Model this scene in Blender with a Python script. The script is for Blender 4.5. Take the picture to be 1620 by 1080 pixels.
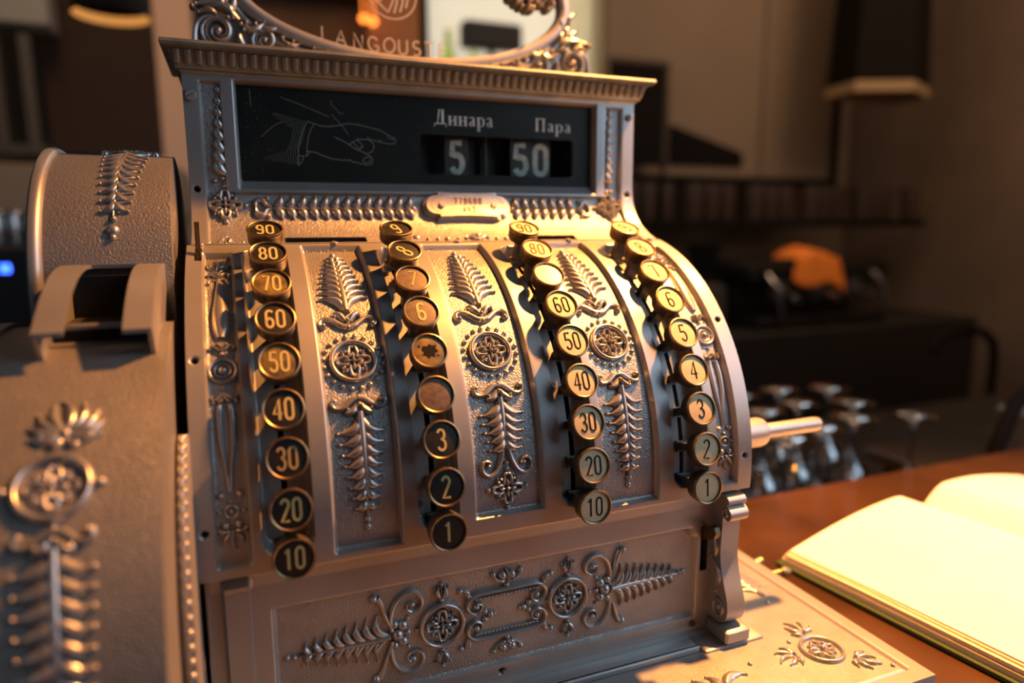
import bpy, math, random
import numpy as np
from mathutils import Vector, Matrix

for o in list(bpy.data.objects): bpy.data.objects.remove(o)
SC = bpy.context.scene
COL = SC.collection
# register units -> metres, and height of the z = 0 line of the register above the floor
S = 0.25
Z0 = 1.19
def W(x, y, z): return Vector((S*x, S*y, S*z+Z0))
R = math.radians

# ------------------------------------------------------------------ camera
cam_d = bpy.data.cameras.new('camera'); cam = bpy.data.objects.new('camera', cam_d); COL.objects.link(cam)
right = Vector((0.92881, -0.37051, -0.00548)); up = Vector((0.06433, 0.14665, 0.98710)); fwd = Vector((0.36493, 0.91718, -0.16004))
m = Matrix((right, up, -fwd)).transposed().to_4x4(); m.translation = W(-0.0722, -1.3620, 0.6458)
cam.matrix_world = m
cam_d.sensor_width = 36; cam_d.lens = 24.29; cam_d.clip_start = 0.02; cam_d.clip_end = 60
cam_d.dof.use_dof = True; cam_d.dof.focus_distance = 1.70*S; cam_d.dof.aperture_fstop = 2.8
SC.camera = cam

# ------------------------------------------------------------------ world, light, exposure
wd = bpy.data.worlds.new('world'); SC.world = wd; wd.use_nodes = True
wd.node_tree.nodes['Background'].inputs[0].default_value = (0.55, 0.62, 0.8, 1)
wd.node_tree.nodes['Background'].inputs[1].default_value = 0.034
def light(name, kind, loc, energy, color, size=0.1, size_y=None, target=None):
    d = bpy.data.lights.new(name, kind); d.energy = energy; d.color = color
    o = bpy.data.objects.new(name, d); COL.objects.link(o); o.location = loc
    if kind == 'AREA':
        d.size = size
        if size_y: d.shape = 'RECTANGLE'; d.size_y = size_y
    elif kind in ('POINT', 'SPOT'): d.shadow_soft_size = size
    if target is not None: o.rotation_euler = (Vector(target)-Vector(loc)).to_track_quat('-Z', 'Y').to_euler()
    return o
# the warm pendant bulb hanging above the open book, right of the register
sp_ = light('pendant_bulb_light', 'SPOT', W(2.40, 0.34, 3.30), 265, (1.0, 0.36, 0.075), 0.020, target=W(1.7, 0.0, -0.56))
sp_.data.spot_size = R(98); sp_.data.spot_blend = 1.0
# daylight from the restaurant windows behind the photographer
light('window_daylight_right', 'AREA', W(4.6, -2.2, 2.6), 11, (0.60, 0.80, 1.0), 0.9, 1.0, W(0.8, 0.2, 0.2))
light('window_daylight_left', 'AREA', W(-7, -5, 3), 2, (0.86, 0.92, 1.0), 0.9, 1.2, W(0.2, 0.2, 0.2))
# added warm point lights, out of view, for sparkle on the wine glasses
for _i, _p in enumerate(((3.5, -3.5, 6.0), (7.0, -2.5, 6.5), (10.5, -1.0, 6.0), (6.0, 3.6, 5.2))): light('glass_sparkle_fill', 'POINT', W(*_p), 1.2, (1.0, 0.55, 0.25), 0.03)
# two stronger invented lights above the frame, brightening the dim wine glasses
for _p in ((3.6, 4.2, 5.2), (5.6, 4.8, 5.8)): light('glass_brighten_fill', 'POINT', W(*_p), 3.5, (1.0, 0.62, 0.32), 0.025)
# added cool backlight, not a real window, for highlights on the glass rims
light('glass_rim_backlight', 'AREA', W(3.6, 6.5, 5.6), 5.0, (0.75, 0.88, 1.0), 0.5, 0.25, W(3.2, 2.0, -0.8))
# added warm fill without fixtures, lifting the blurred background and its walls
light('background_fill_back', 'AREA', W(8, 5.5, 7.5), 6.0, (1.0, 0.62, 0.36), 1.0, 1.0, W(9, 10, 0))
light('background_fill_right', 'AREA', W(10.5, 2.5, 7.0), 13, (1.0, 0.66, 0.42), 0.8, 0.8, W(14, 8, 0.5))
light('background_fill_left', 'AREA', W(-1.5, 5, 6.0), 7.0, (1.0, 0.62, 0.36), 0.6, 0.6, W(-1.0, 10, 1))
SC.view_settings.view_transform = 'Standard'; SC.view_settings.look = 'None'
SC.view_settings.gamma = 1; SC.view_settings.use_curve_mapping = False
SC.view_settings.exposure = 0.0

# ------------------------------------------------------------------ materials
def mat(name, col, rough=0.5, metal=0.0, noise=0.0, nscale=40, bump=0.0, bscale=200, bdist=0.0006, bdetail=2, emis=None, estr=0, trans=0, ior=1.45, coat=0, col2=None, spec=0.5):
    M = bpy.data.materials.new(name); M.use_nodes = True; nt = M.node_tree; N = nt.nodes; L = nt.links
    b = N['Principled BSDF']
    b.inputs['Base Color'].default_value = (*col, 1); b.inputs['Roughness'].default_value = rough; b.inputs['Metallic'].default_value = metal
    b.inputs['Specular IOR Level'].default_value = spec
    if trans: b.inputs['Transmission Weight'].default_value = trans; b.inputs['IOR'].default_value = ior
    if coat: b.inputs['Coat Weight'].default_value = coat; b.inputs['Coat Roughness'].default_value = 0.15
    if emis: b.inputs['Emission Color'].default_value = (*emis, 1); b.inputs['Emission Strength'].default_value = estr
    tc = N.new('ShaderNodeTexCoord')
    if noise or col2:
        n = N.new('ShaderNodeTexNoise'); n.inputs['Scale'].default_value = nscale; n.inputs['Detail'].default_value = 5
        L.new(tc.outputs['Object'], n.inputs['Vector'])
        mx = N.new('ShaderNodeMix'); mx.data_type = 'RGBA'
        c2 = col2 or tuple(c*(1-noise) for c in col)
        mx.inputs[6].default_value = (*col, 1); mx.inputs[7].default_value = (*c2, 1)
        rp = N.new('ShaderNodeValToRGB'); rp.color_ramp.elements[0].position = 0.35; rp.color_ramp.elements[1].position = 0.68
        L.new(n.outputs['Fac'], rp.inputs['Fac']); L.new(rp.outputs['Color'], mx.inputs[0]); L.new(mx.outputs[2], b.inputs['Base Color'])
    if bump:
        n2 = N.new('ShaderNodeTexNoise'); n2.inputs['Scale'].default_value = bscale; n2.inputs['Detail'].default_value = bdetail
        L.new(tc.outputs['Object'], n2.inputs['Vector'])
        bp = N.new('ShaderNodeBump'); bp.inputs['Strength'].default_value = bump; bp.inputs['Distance'].default_value = bdist
        L.new(n2.outputs['Fac'], bp.inputs['Height']); L.new(bp.outputs['Normal'], b.inputs['Normal'])
    return M
SILVER = mat('silver_enamel', (0.33, 0.325, 0.32), 0.40, 0.62, noise=0.10, nscale=30, bump=0.25, bscale=2600, bdist=0.00008)
GRAIN = mat('silver_enamel_grained_ground', (0.30, 0.295, 0.29), 0.38, 0.62, noise=0.15, nscale=60, bump=0.9, bscale=1000, bdist=0.0006)
GRAINF = mat('silver_enamel_fine_ground', (0.31, 0.305, 0.30), 0.40, 0.6, noise=0.15, nscale=60, bump=0.7, bscale=1500, bdist=0.0003)
RELIEF = mat('silver_enamel_relief', (0.36, 0.355, 0.35), 0.30, 0.7, noise=0.10, nscale=80, bump=0.15, bscale=1200, bdist=0.0001)
DRUM = mat('silver_enamel_coarse', (0.25, 0.24, 0.23), 0.46, 0.6, noise=0.12, nscale=40, bump=0.9, bscale=900, bdist=0.0006)
CORN = mat('worn_olive_grey_enamel', (0.25, 0.255, 0.215), 0.42, 0.55, noise=0.35, nscale=60, bump=0.3, bscale=900, bdist=0.0002)
STEEL = mat('dull_key_steel', (0.20, 0.185, 0.165), 0.45, 0.8, noise=0.35, nscale=90)
SLOTF = mat('slot_plate_steel', (0.25, 0.245, 0.235), 0.5, 0.6, noise=0.2, nscale=80)
BLACK = mat('black_void', (0.006, 0.006, 0.006), 0.9)
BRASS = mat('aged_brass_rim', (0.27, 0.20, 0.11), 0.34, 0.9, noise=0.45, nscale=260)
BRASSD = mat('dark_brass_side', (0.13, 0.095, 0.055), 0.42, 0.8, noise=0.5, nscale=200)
KBLACK = mat('black_key_face', (0.012, 0.011, 0.009), 0.38, 0, coat=0.3)
KBROWN = mat('worn_brown_key_face', (0.10, 0.062, 0.035), 0.5, 0, noise=0.6, nscale=300)
KGOLD = mat('yellowed_black_key_face', (0.03, 0.025, 0.012), 0.4, 0, col2=(0.20, 0.13, 0.03), nscale=110)
KCREAM = mat('cream_key_face', (0.48, 0.42, 0.26), 0.6, 0, noise=0.12, nscale=200, spec=0.25)
KWORN = mat('bleached_key_face', (0.62, 0.52, 0.38), 0.4, 0, noise=0.3, nscale=260)
INKG = mat('gold_numeral_ink', (0.42, 0.34, 0.13), 0.5)
INKF = mat('faded_gold_numeral_ink', (0.26, 0.19, 0.08), 0.5)
INKK = mat('black_numeral_ink', (0.010, 0.008, 0.007), 0.9, spec=0.1)
INKB = mat('faded_brown_numeral_ink', (0.16, 0.09, 0.04), 0.9, spec=0.1)
PLAQ = mat('plaque_nickel', (0.52, 0.47, 0.42), 0.38, 0.7, noise=0.2, nscale=120)
PLINK = mat('stamped_line', (0.07, 0.05, 0.04), 0.7, 0.0)
PANE = mat('black_indicator_panel', (0.010, 0.011, 0.010), 0.5, 0, noise=0.5, nscale=30, spec=0.25)
ETCH = mat('pale_etched_line', (0.20, 0.21, 0.195), 0.6)
ETCHD = mat('faint_scratch', (0.10, 0.10, 0.095), 0.6)
LETW = mat('grey_white_lettering', (0.75, 0.78, 0.74), 0.6, noise=0.3, nscale=200)
FLAG = mat('indicator_flag', (0.012, 0.012, 0.010), 0.6)
FLAGN = mat('indicator_numeral', (0.40, 0.44, 0.38), 0.6, noise=0.4, nscale=200)
FROST = mat('frosted_engraving', (0.45, 0.40, 0.33), 0.8)

def glass(name, tint=(1, 1, 1), refl=0.02, rough=0.02, k=0.15, body=0.0):
    M = bpy.data.materials.new(name); M.use_nodes = True; nt = M.node_tree; N = nt.nodes; L = nt.links
    N.remove(N['Principled BSDF']); out = N['Material Output']
    t = N.new('ShaderNodeBsdfTransparent'); t.inputs[0].default_value = (*tint, 1)
    g = N.new('ShaderNodeBsdfGlossy'); g.inputs['Roughness'].default_value = rough; g.inputs[0].default_value = (1, 1, 1, 1)
    f = N.new('ShaderNodeFresnel'); f.inputs[0].default_value = 1.45
    a = N.new('ShaderNodeMath'); a.operation = 'MULTIPLY_ADD'; a.inputs[1].default_value = k; a.inputs[2].default_value = refl*0.2
    L.new(f.outputs[0], a.inputs[0]); x = N.new('ShaderNodeMixShader')
    L.new(a.outputs[0], x.inputs[0]); L.new(t.outputs[0], x.inputs[1]); L.new(g.outputs[0], x.inputs[2]); L.new(x.outputs[0], out.inputs[0])
    return M
GLASS = glass('clear_sheet_glass', (0.97, 0.97, 0.96), k=0.05, refl=0.01)
STEM = glass('stemware_glass', (0.86, 0.86, 0.86), k=2.4, refl=0.25, rough=0.04)

# ------------------------------------------------------------------ object helpers
def thing(name, label, cat, loc, group=None):
    o = bpy.data.objects.new(name, None); COL.objects.link(o); o.location = loc; o.empty_display_size = 0.02
    o['label'] = label; o['category'] = cat
    if group: o['group'] = group
    return o
def org(parent):
    v = Vector((0, 0, 0)); p = parent
    while p is not None: v += p.location; p = p.parent
    return v
def tag(o, label, cat, group=None):
    o['label'] = label; o['category'] = cat
    if group: o['group'] = group
    return o
class MB:
    """collects vertices (register units unless raw) and builds ONE mesh object"""
    def __init__(s, f=None): s.v = []; s.f = []; s.mi = []; s.fn = f
    def add(s, vs, fs, mi=0):
        n = len(s.v); s.v += [tuple(v) for v in vs]; s.f += [tuple(i+n for i in q) for q in fs]; s.mi += [mi]*len(fs)
    def box(s, x0, x1, y0, y1, z0, z1, bev=0.0, mi=0):
        if x1 < x0: x0, x1 = x1, x0
        if bev <= 0:
            s.add([(x, y, z) for z in (z0, z1) for y in (y0, y1) for x in (x0, x1)], [(0, 2, 3, 1), (4, 5, 7, 6), (0, 1, 5, 4), (2, 6, 7, 3), (0, 4, 6, 2), (1, 3, 7, 5)], mi); return
        b = min(bev, (x1-x0)/2.01, (y1-y0)/2.01, (z1-z0)/2.01)
        def ring(e, z): return [(x0+e+b, y0+e, z), (x1-e-b, y0+e, z), (x1-e, y0+e+b, z), (x1-e, y1-e-b, z), (x1-e-b, y1-e, z), (x0+e+b, y1-e, z), (x0+e, y1-e-b, z), (x0+e, y0+e+b, z)]
        rs = [ring(b, z0), ring(0, z0+b), ring(0, z1-b), ring(b, z1)]
        s.loft(rs, True, True, mi)
    def loft(s, rings, closed=True, caps=False, mi=0):
        n = len(rings[0]); vs = [v for r in rings for v in r]; fs = []
        for i in range(len(rings)-1):
            for j in range(n if closed else n-1):
                k = (j+1) % n; fs.append((i*n+j, i*n+k, (i+1)*n+k, (i+1)*n+j))
        if caps: fs.append(tuple(range(n))[::-1]); fs.append(tuple((len(rings)-1)*n+j for j in range(n)))
        s.add(vs, fs, mi)
    def tube(s, pts, r, n=10, caps=True, mi=0):
        pts = [Vector(p) for p in pts]; rs = r if isinstance(r, (list, tuple)) else [r]*len(pts); rings = []
        t0 = (pts[1]-pts[0]).normalized(); a = t0.orthogonal().normalized()
        for i, p in enumerate(pts):
            t = (pts[min(i+1, len(pts)-1)]-pts[max(i-1, 0)]).normalized(); a = (a-t*a.dot(t)).normalized(); b = t.cross(a)
            rings.append([p+a*math.cos(2*math.pi*k/n)*rs[i]+b*math.sin(2*math.pi*k/n)*rs[i] for k in range(n)])
        s.loft(rings, True, caps, mi)
    def lathe(s, prof, c=(0, 0, 0), axis='z', n=24, caps=False, mi=0):
        rings = []
        for r, h in prof:
            rg = []
            for k in range(n):
                a = 2*math.pi*k/n; u = r*math.cos(a); w = r*math.sin(a)
                rg.append({'z': (c[0]+u, c[1]+w, c[2]+h), 'x': (c[0]+h, c[1]+u, c[2]+w), 'y': (c[0]+w, c[1]+h, c[2]+u)}[axis])
            rings.append(rg)
        s.loft(rings, True, caps, mi)
    def prism(s, poly, x0, x1, mi=0):   # polygon in (y,z), extruded along x
        s.loft([[(x0, y, z) for y, z in poly], [(x1, y, z) for y, z in poly]], True, True, mi)
    # ---- relief primitives in (u,v,h)
    def bead(s, u, v, r, hh=None, n=10, base=-0.003):
        hh = hh or r*0.8; rings = [[(u+r*math.cos(2*math.pi*k/n), v+r*math.sin(2*math.pi*k/n), base) for k in range(n)]]
        for q in (0.0, 0.35, 0.7, 0.92):
            rr = r*math.cos(q*math.pi/2); h = hh*math.sin(q*math.pi/2)
            rings.append([(u+rr*math.cos(2*math.pi*k/n), v+rr*math.sin(2*math.pi*k/n), h) for k in range(n)])
        s.loft(rings, True, False); top = len(s.v); s.add([(u, v, hh)], []); m0 = top-n
        for k in range(n): s.f.append((m0+k, m0+(k+1) % n, top)); s.mi.append(0)
    def ridge(s, pts, w, H, closed=False, base=-0.003, ns=5, flat=False):
        n = len(pts); ws = w if isinstance(w, (list, tuple)) else [w]*n; Hs = H if isinstance(H, (list, tuple)) else [H]*n
        if not closed and not flat and 4 <= n <= 14 and n != 8:     # round out coarse paths (Catmull-Rom)
            Q = [(p[0], p[1], a, b) for p, a, b in zip(pts, ws, Hs)]; out = []
            for i in range(n-1):
                p0, p1, p2, p3 = Q[max(i-1, 0)], Q[i], Q[i+1], Q[min(i+2, n-1)]
                for t in (0, 0.25, 0.5, 0.75): out.append(tuple(0.5*(2*b+(c-a)*t+(2*a-5*b+4*c-d)*t*t+(3*b-a-3*c+d)*t**3) for a, b, c, d in zip(p0, p1, p2, p3)))
            out.append(Q[-1]); pts = [(q[0], q[1]) for q in out]; ws = [q[2] for q in out]; Hs = [q[3] for q in out]; n = len(pts)
        rings = []
        for i, p in enumerate(pts):
            if closed: a = pts[(i-1) % n]; b = pts[(i+1) % n]
            else: a = pts[max(i-1, 0)]; b = pts[min(i+1, n-1)]
            dx, dy = b[0]-a[0], b[1]-a[1]; l = math.hypot(dx, dy) or 1; nx, ny = -dy/l, dx/l
            if flat: prof = [(-1, base), (-1, Hs[i]), (1, Hs[i]), (1, base)]
            else: prof = [(-1, base)]+[(t, Hs[i]*math.sqrt(max(0, 1-t*t*0.96))) for t in [-1+2*k/(ns-1) for k in range(ns)]]+[(1, base)]
            rings.append([(p[0]+nx*ws[i]*t, p[1]+ny*ws[i]*t, h) for t, h in prof])
        if closed: rings.append(rings[0])
        s.loft(rings, False, False)
        if not closed:
            k = len(rings[0]); n0 = len(s.v)-k*len(rings)
            s.f.append(tuple(n0+j for j in range(k))[::-1]); s.mi.append(0); n1 = len(s.v)-k; s.f.append(tuple(n1+j for j in range(k))); s.mi.append(0)
    def build(s, name, m, parent=None, raw=False, smooth=True, ang=42, loc=None):
        if s.fn: vs = [s.fn(*v) for v in s.v]
        else: vs = s.v
        if not raw:
            o0 = org(parent); vs = [tuple(W(*v)-o0) for v in vs]
        me = bpy.data.meshes.new(name); me.from_pydata([tuple(v) for v in vs], [], s.f)
        for q in (m if isinstance(m, (list, tuple)) else [m]): me.materials.append(q)
        if any(s.mi): me.polygons.foreach_set('material_index', s.mi)
        import bmesh
        bm = bmesh.new(); bm.from_mesh(me); bmesh.ops.recalc_face_normals(bm, faces=bm.faces); bm.to_mesh(me); bm.free()
        if smooth: me.shade_smooth(); me.set_sharp_from_angle(angle=R(ang))
        me.update(); o = bpy.data.objects.new(name, me); COL.objects.link(o); o.parent = parent
        if loc is not None: o.location = loc
        return o
def obj_of(src, name, parent, loc=(0, 0, 0), rot=(0, 0, 0), m=None):
    o = bpy.data.objects.new(name, src); COL.objects.link(o); o.parent = parent; o.location = loc; o.rotation_euler = rot
    return o

# ------------------------------------------------------------------ relief vocabulary, all in (u, v, h)
def rot2(p, a, c=(0, 0)):
    x, y = p; return (c[0]+x*math.cos(a)-y*math.sin(a), c[1]+x*math.sin(a)+y*math.cos(a))
def leaf(m, u, v, ang, L, w, H, curl=0.35, tip=True, side=1):
    """S curved leaf: starts at (u,v), heads along ang (radians), curls outward, ends in a small bead"""
    pts = []; ws = []; hs = []; n = 8
    for i in range(n):
        t = i/(n-1); x = L*t; y = side*curl*L*(0.30*math.sin(t*math.pi) - 0.55*t*t*t)
        pts.append(rot2((x, y), ang, (u, v))); k = math.sin(math.pi*min(1, t*0.86+0.10))**0.8
        ws.append(w*(0.22+0.98*k) if t < 0.84 else w*0.34); hs.append(H*(0.40+0.75*k))
    m.ridge(pts, ws, hs, ns=5)
    if tip: m.bead(pts[-1][0], pts[-1][1], w*0.42, H*0.75, 7)
def frond(m, u, v0, v1, n, L0, L1, w, H, a=50, tipbead=True, stem=0.010, first=0.10, du=0.0, top=True):
    """central tapering rib from (u,v0) to (u+du,v1), n pairs of leaves, longest at v0"""
    sg = 1 if v1 > v0 else -1; D = v1-v0
    pts = [(u+du*t, v0+D*t) for t in [i/9 for i in range(10)]]
    m.ridge(pts, [stem*(1-0.85*i/9)*(0.7+0.6*math.sin(min(1, i/5)*math.pi/2)) for i in range(10)], [H*1.3*(1-0.5*i/9) for i in range(10)], ns=7)
    for i in range(n):
        t = first+(0.97-first)*i/n; L = L0+(L1-L0)*(i/(n-1))**1.15
        for sd in (-1, 1):
            an = math.pi/2*sg - sg*sd*R(a)
            leaf(m, u+du*t+sd*stem*0.3, v0+D*t, an, L, w*(0.62+0.38*L/L0), H, 0.55, True, sd*sg)
    if tipbead:
        m.bead(u+du, v1+sg*0.006, stem*0.7, H)
def spiral(m, u, v, r, a0, turns, w, H, sd=1, bead=True, n=26):
    pts = []; ws = []
    for i in range(n):
        t = i/(n-1); rr = r*(1-0.80*t); a = a0+sd*turns*2*math.pi*t
        pts.append((u+rr*math.cos(a), v+rr*math.sin(a))); ws.append(w*(1-0.45*t))
    m.ridge(pts, ws, [H*(1-0.15*i/(n-1)) for i in range(n)], ns=5)
    if bead: m.bead(u, v, w*1.25, H*1.25, 8)
    return pts[0]
def ring(m, u, v, r, w, H, n=36, rv=None):
    rv = rv or r
    m.ridge([(u+r*math.cos(2*math.pi*k/n), v+rv*math.sin(2*math.pi*k/n)) for k in range(n)], w, H, closed=True, ns=7)
def rosette(m, u, v, r, H, rv=1.0):
    """four acanthus lobes with curled tips around a bead, inside a medallion"""
    for k in range(4):
        b = math.pi/2*k
        P_ = lambda rr, aa: (u+r*rr*math.cos(b+aa), v+r*rr*math.sin(b+aa)*rv)
        m.ridge([P_(0.14, 0), P_(0.30, 0), P_(0.46, 0), P_(0.58, 0)], [r*0.07, r*0.13, r*0.12, r*0.05], [H*0.8, H*1.1, H*1.0, H*0.6])
        for sd in (-1, 1):
            pts = [P_(0.30, sd*0.62), P_(0.52, sd*0.50), P_(0.72, sd*0.30), P_(0.88, sd*0.18), P_(0.92, sd*0.06), P_(0.80, sd*0.04)]
            m.ridge(pts, [r*0.10, r*0.14, r*0.14, r*0.11, r*0.08, r*0.06], [H*0.8, H*1.1, H*1.0, H, H, H*0.8])
            e = P_(0.70, sd*0.62); m.bead(e[0], e[1], r*0.13, H*1.15, 7)
        e = P_(0.86, math.pi/4); m.bead(e[0], e[1], r*0.085, H*0.8, 7)
        e = P_(0.92, 0); m.bead(e[0], e[1], r*0.09, H*0.9, 7)
    m.bead(u, v, r*0.15, H*1.6, 10)
def crest(m, u, v, w, sg, H):
    """two scrolls meeting in the middle, ends curled over, lobes rising between them"""
    for sd in (-1, 1):
        q = [(0.0, -.14), (.18, -.12), (.36, .02), (.54, .16), (.72, .20), (.86, .13), (.91, -.02), (.85, -.13), (.76, -.12)]
        m.ridge([(u+sd*w*a, v+sg*w*b) for a, b in q], [w*x for x in (.11, .125, .12, .11, .10, .09, .08, .075, .06)], [H*1.1]*5+[H, H, H, H*.9])
        m.bead(u+sd*w*0.80, v-sg*w*0.08, w*0.11, H*1.35, 9)
        m.ridge([(u+sd*w*a, v+sg*w*b) for a, b in ((.08, .06), (.16, .22), (.28, .34), (.40, .36), (.44, .26))], [w*x for x in (.07, .13, .14, .11, .07)], [H, H*1.4, H*1.5, H*1.3, H])
        m.bead(u+sd*w*0.40, v+sg*w*0.24, w*0.075, H*1.5, 8)
    m.bead(u, v+sg*w*0.08, w*0.11, H*1.6, 8); m.bead(u, v-sg*w*0.20, w*0.10, H*1.2, 8)
def palmette(m, u, v, ang, L, H, n=7, spread=150):
    for i in range(n):
        a = ang+R(-spread/2+spread*i/(n-1)); k = 1-0.35*abs(2*i/(n-1)-1)
        leaf(m, u+0.10*L*math.cos(a), v+0.10*L*math.sin(a), a, L*k*0.9, L*0.10, H, 0.3, True, 1 if i >= n/2 else -1)
    m.bead(u, v, L*0.12, H*1.5, 8)
def tulip(m, u, v, sg, L, H):
    m.bead(u, v, L*0.13, H*1.1, 8)
    for sd in (-1, 1):
        leaf(m, u+sd*L*0.03, v+sg*L*0.14, math.pi/2*sg-sg*sd*R(26), L*0.55, L*0.13, H*1.3, 0.5, False, -sd*sg)
        m.bead(u+sd*L*0.36, v+sg*L*0.62, L*0.07, H*0.9, 6)
    m.bead(u, v+sg*L*0.82, L*0.11, H*1.2, 8); m.ridge([(u, v+sg*L*0.2), (u, v+sg*L*0.75)], [L*0.06, L*0.02], H*0.8)

# ------------------------------------------------------------------ stroke lettering, unit cell 0..1 high
def arc(cx, cy, rx, ry, a0, a1, n=10): return [(cx+rx*math.cos(R(a0+(a1-a0)*i/n)), cy+ry*math.sin(R(a0+(a1-a0)*i/n))) for i in range(n+1)]
GL = {
 '0': [arc(.25, .77, .21, .23, 0, 180)+arc(.25, .23, .21, .23, 180, 360)+[(.46, .77)]],
 '1': [[(.10, .80), (.27, 1), (.27, 0)]],
 '2': [arc(.25, .77, .21, .23, 170, -25)+[(.04, 0), (.48, 0)]],
 '3': [arc(.24, .76, .20, .24, 160, -80)+[(.20, .53)], [(.20, .53)]+arc(.24, .26, .22, .26, 80, -160)],
 '4': [[(.36, 0), (.36, 1), (.02, .30), (.50, .30)]],
 '5': [[(.44, 1), (.10, 1), (.07, .56)]+arc(.25, .30, .21, .30, 115, -155, 14)],
 '6': [arc(.26, .78, .20, .22, 30, 180)+[(.05, .3)]+arc(.25, .27, .20, .27, 180, 540, 18)],
 '7': [[(.04, 1), (.46, 1), (.20, 0)]],
 '8': [arc(.25, .76, .18, .24, -90, 270, 16), arc(.25, .26, .21, .26, 90, 450, 16)],
 '9': [arc(.24, .22, .20, .22, 210, 360)+[(.45, .7)]+arc(.25, .73, .20, .27, 0, 360, 18)],
 'L': [[(.05, 1), (.05, 0), (.5, 0)]], 'A': [[(0, 0), (.28, 1), (.56, 0)], [(.10, .35), (.46, .35)]],
 'N': [[(.04, 0), (.04, 1), (.5, 0), (.5, 1)]], 'G': [arc(.32, .5, .30, .5, 45, 330, 16)+[(.58, .45), (.34, .45)]],
 'O': [arc(.33, .5, .31, .5, 0, 360, 20)], 'U': [[(.04, 1), (.04, .3)]+arc(.27, .28, .23, .28, 180, 360)+[(.5, 1)]],
 'S': [arc(.25, .74, .20, .25, 40, 270, 10)+arc(.25, .25, .22, .25, 90, -140, 10)], 'T': [[(0, 1), (.56, 1)], [(.28, 1), (.28, 0)]],
 'E': [[(.46, 1), (.04, 1), (.04, 0), (.46, 0)], [(.04, .52), (.38, .52)]]}
def word(m, txt, u, v, h, wd, sp, hw, eps=0.0006, ang=0.0, center=True, fn=None):
    tot = len(txt)*wd*0.52+(len(txt)-1)*sp; x = -tot/2 if center else 0
    for ch in txt:
        for st in GL[ch]:
            p = [rot2((x+a*wd, (b-0.5)*h), ang, (u, v)) for a, b in st]
            if fn: p = [fn(*q) for q in p]
            if len(p) > 1: m.ridge(p, hw, eps, flat=True, base=-0.0004)
        x += wd*0.52+sp

# ------------------------------------------------------------------ displaced sheet used for every casting with recessed panels
def sheet(name, P, Nn, D, mi, mats, parent, keep=None, back=0.035):
    """P (n,m,3) points, Nn normals, D depth into the casting; turned back edges give thickness"""
    n, m_ = D.shape; Q = P-Nn*D[..., None]
    first = Q[:1]-Nn[:1]*back; last = Q[-1:]-Nn[-1:]*back; Q = np.concatenate([first, Q, last], 0)
    Ne = np.concatenate([Nn[:1], Nn, Nn[-1:]], 0)
    bk_ = np.full((Q.shape[0], 1, 1), back); bk_[0] = bk_[-1] = 0
    Q = np.concatenate([Q[:, :1]-Ne[:, :1]*bk_, Q, Q[:, -1:]-Ne[:, -1:]*bk_], 1)
    n2, m2 = n+2, m_+2; V = Q.reshape(-1, 3); V = V*S; V[:, 2] += Z0; o0 = org(parent); V = V-np.array(o0)
    ii, jj = np.meshgrid(np.arange(n2-1), np.arange(m2-1), indexing='ij'); a = ii*m2+jj
    F = np.stack([a, a+m2, a+m2+1, a+1], -1).reshape(-1, 4)
    M = np.zeros((n2-1, m2-1), int); M[1:-1, 1:-1] = mi; M = M.ravel()
    if keep is not None:
        K = np.ones((n2-1, m2-1), bool); K[1:-1, 1:-1] = keep; K = K.ravel(); F = F[K]; M = M[K]
    me = bpy.data.meshes.new(name); me.vertices.add(len(V)); me.vertices.foreach_set('co', V.ravel())
    me.loops.add(len(F)*4); me.loops.foreach_set('vertex_index', F.ravel().astype(np.int32))
    me.polygons.add(len(F)); me.polygons.foreach_set('loop_start', (np.arange(len(F))*4).astype(np.int32))
    for q in mats: me.materials.append(q)
    me.polygons.foreach_set('material_index', M.astype(np.int32)); me.update(calc_edges=True); me.shade_smooth()
    me.set_sharp_from_angle(angle=R(50))
    o = bpy.data.objects.new(name, me); COL.objects.link(o); o.parent = parent; return o
def sdr(X, V, x0, x1, v0, v1, r=0.0):
    cx, cv = (x0+x1)/2, (v0+v1)/2; qx = np.abs(X-cx)-(x1-x0)/2+r; qv = np.abs(V-cv)-(v1-v0)/2+r
    return np.hypot(np.maximum(qx, 0), np.maximum(qv, 0))+np.minimum(np.maximum(qx, qv), 0)-r
def step(d, w): t = np.clip(-d/w, 0, 1); return t*t*(3-2*t)

# ================================================================== SETTING
def struct(o): o['kind'] = 'structure'; return o
WALLB = mat('brown_plaster_back', (0.23, 0.165, 0.115), 0.9, noise=0.25, nscale=3)
WALLR = mat('brown_plaster_right', (0.235, 0.165, 0.115), 0.9, noise=0.25, nscale=2)
FLOORM = mat('dark_floor', (0.05, 0.038, 0.03), 0.5, noise=0.4, nscale=5)
WOOD = mat('varnished_brown_counter', (0.075, 0.034, 0.013), 0.30, noise=0.5, nscale=9, bump=0.2, bscale=60, coat=0.3)
m_ = MB(); m_.box(-16, 24, -14, 16, -5.1, -4.76); struct(m_.build('floor', FLOORM))
m_ = MB(); m_.box(-16, 14.3, 12.0, 12.4, -4.76, 9); struct(m_.build('wall_back', WALLB))
m_ = MB(); m_.box(0, 0.4, -8, 13.4, -4.76, 9)
wr = m_.build('wall_right', WALLR); struct(wr)
wr.location = W(14.4, 0, 0)-W(0, 0, 0)
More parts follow.
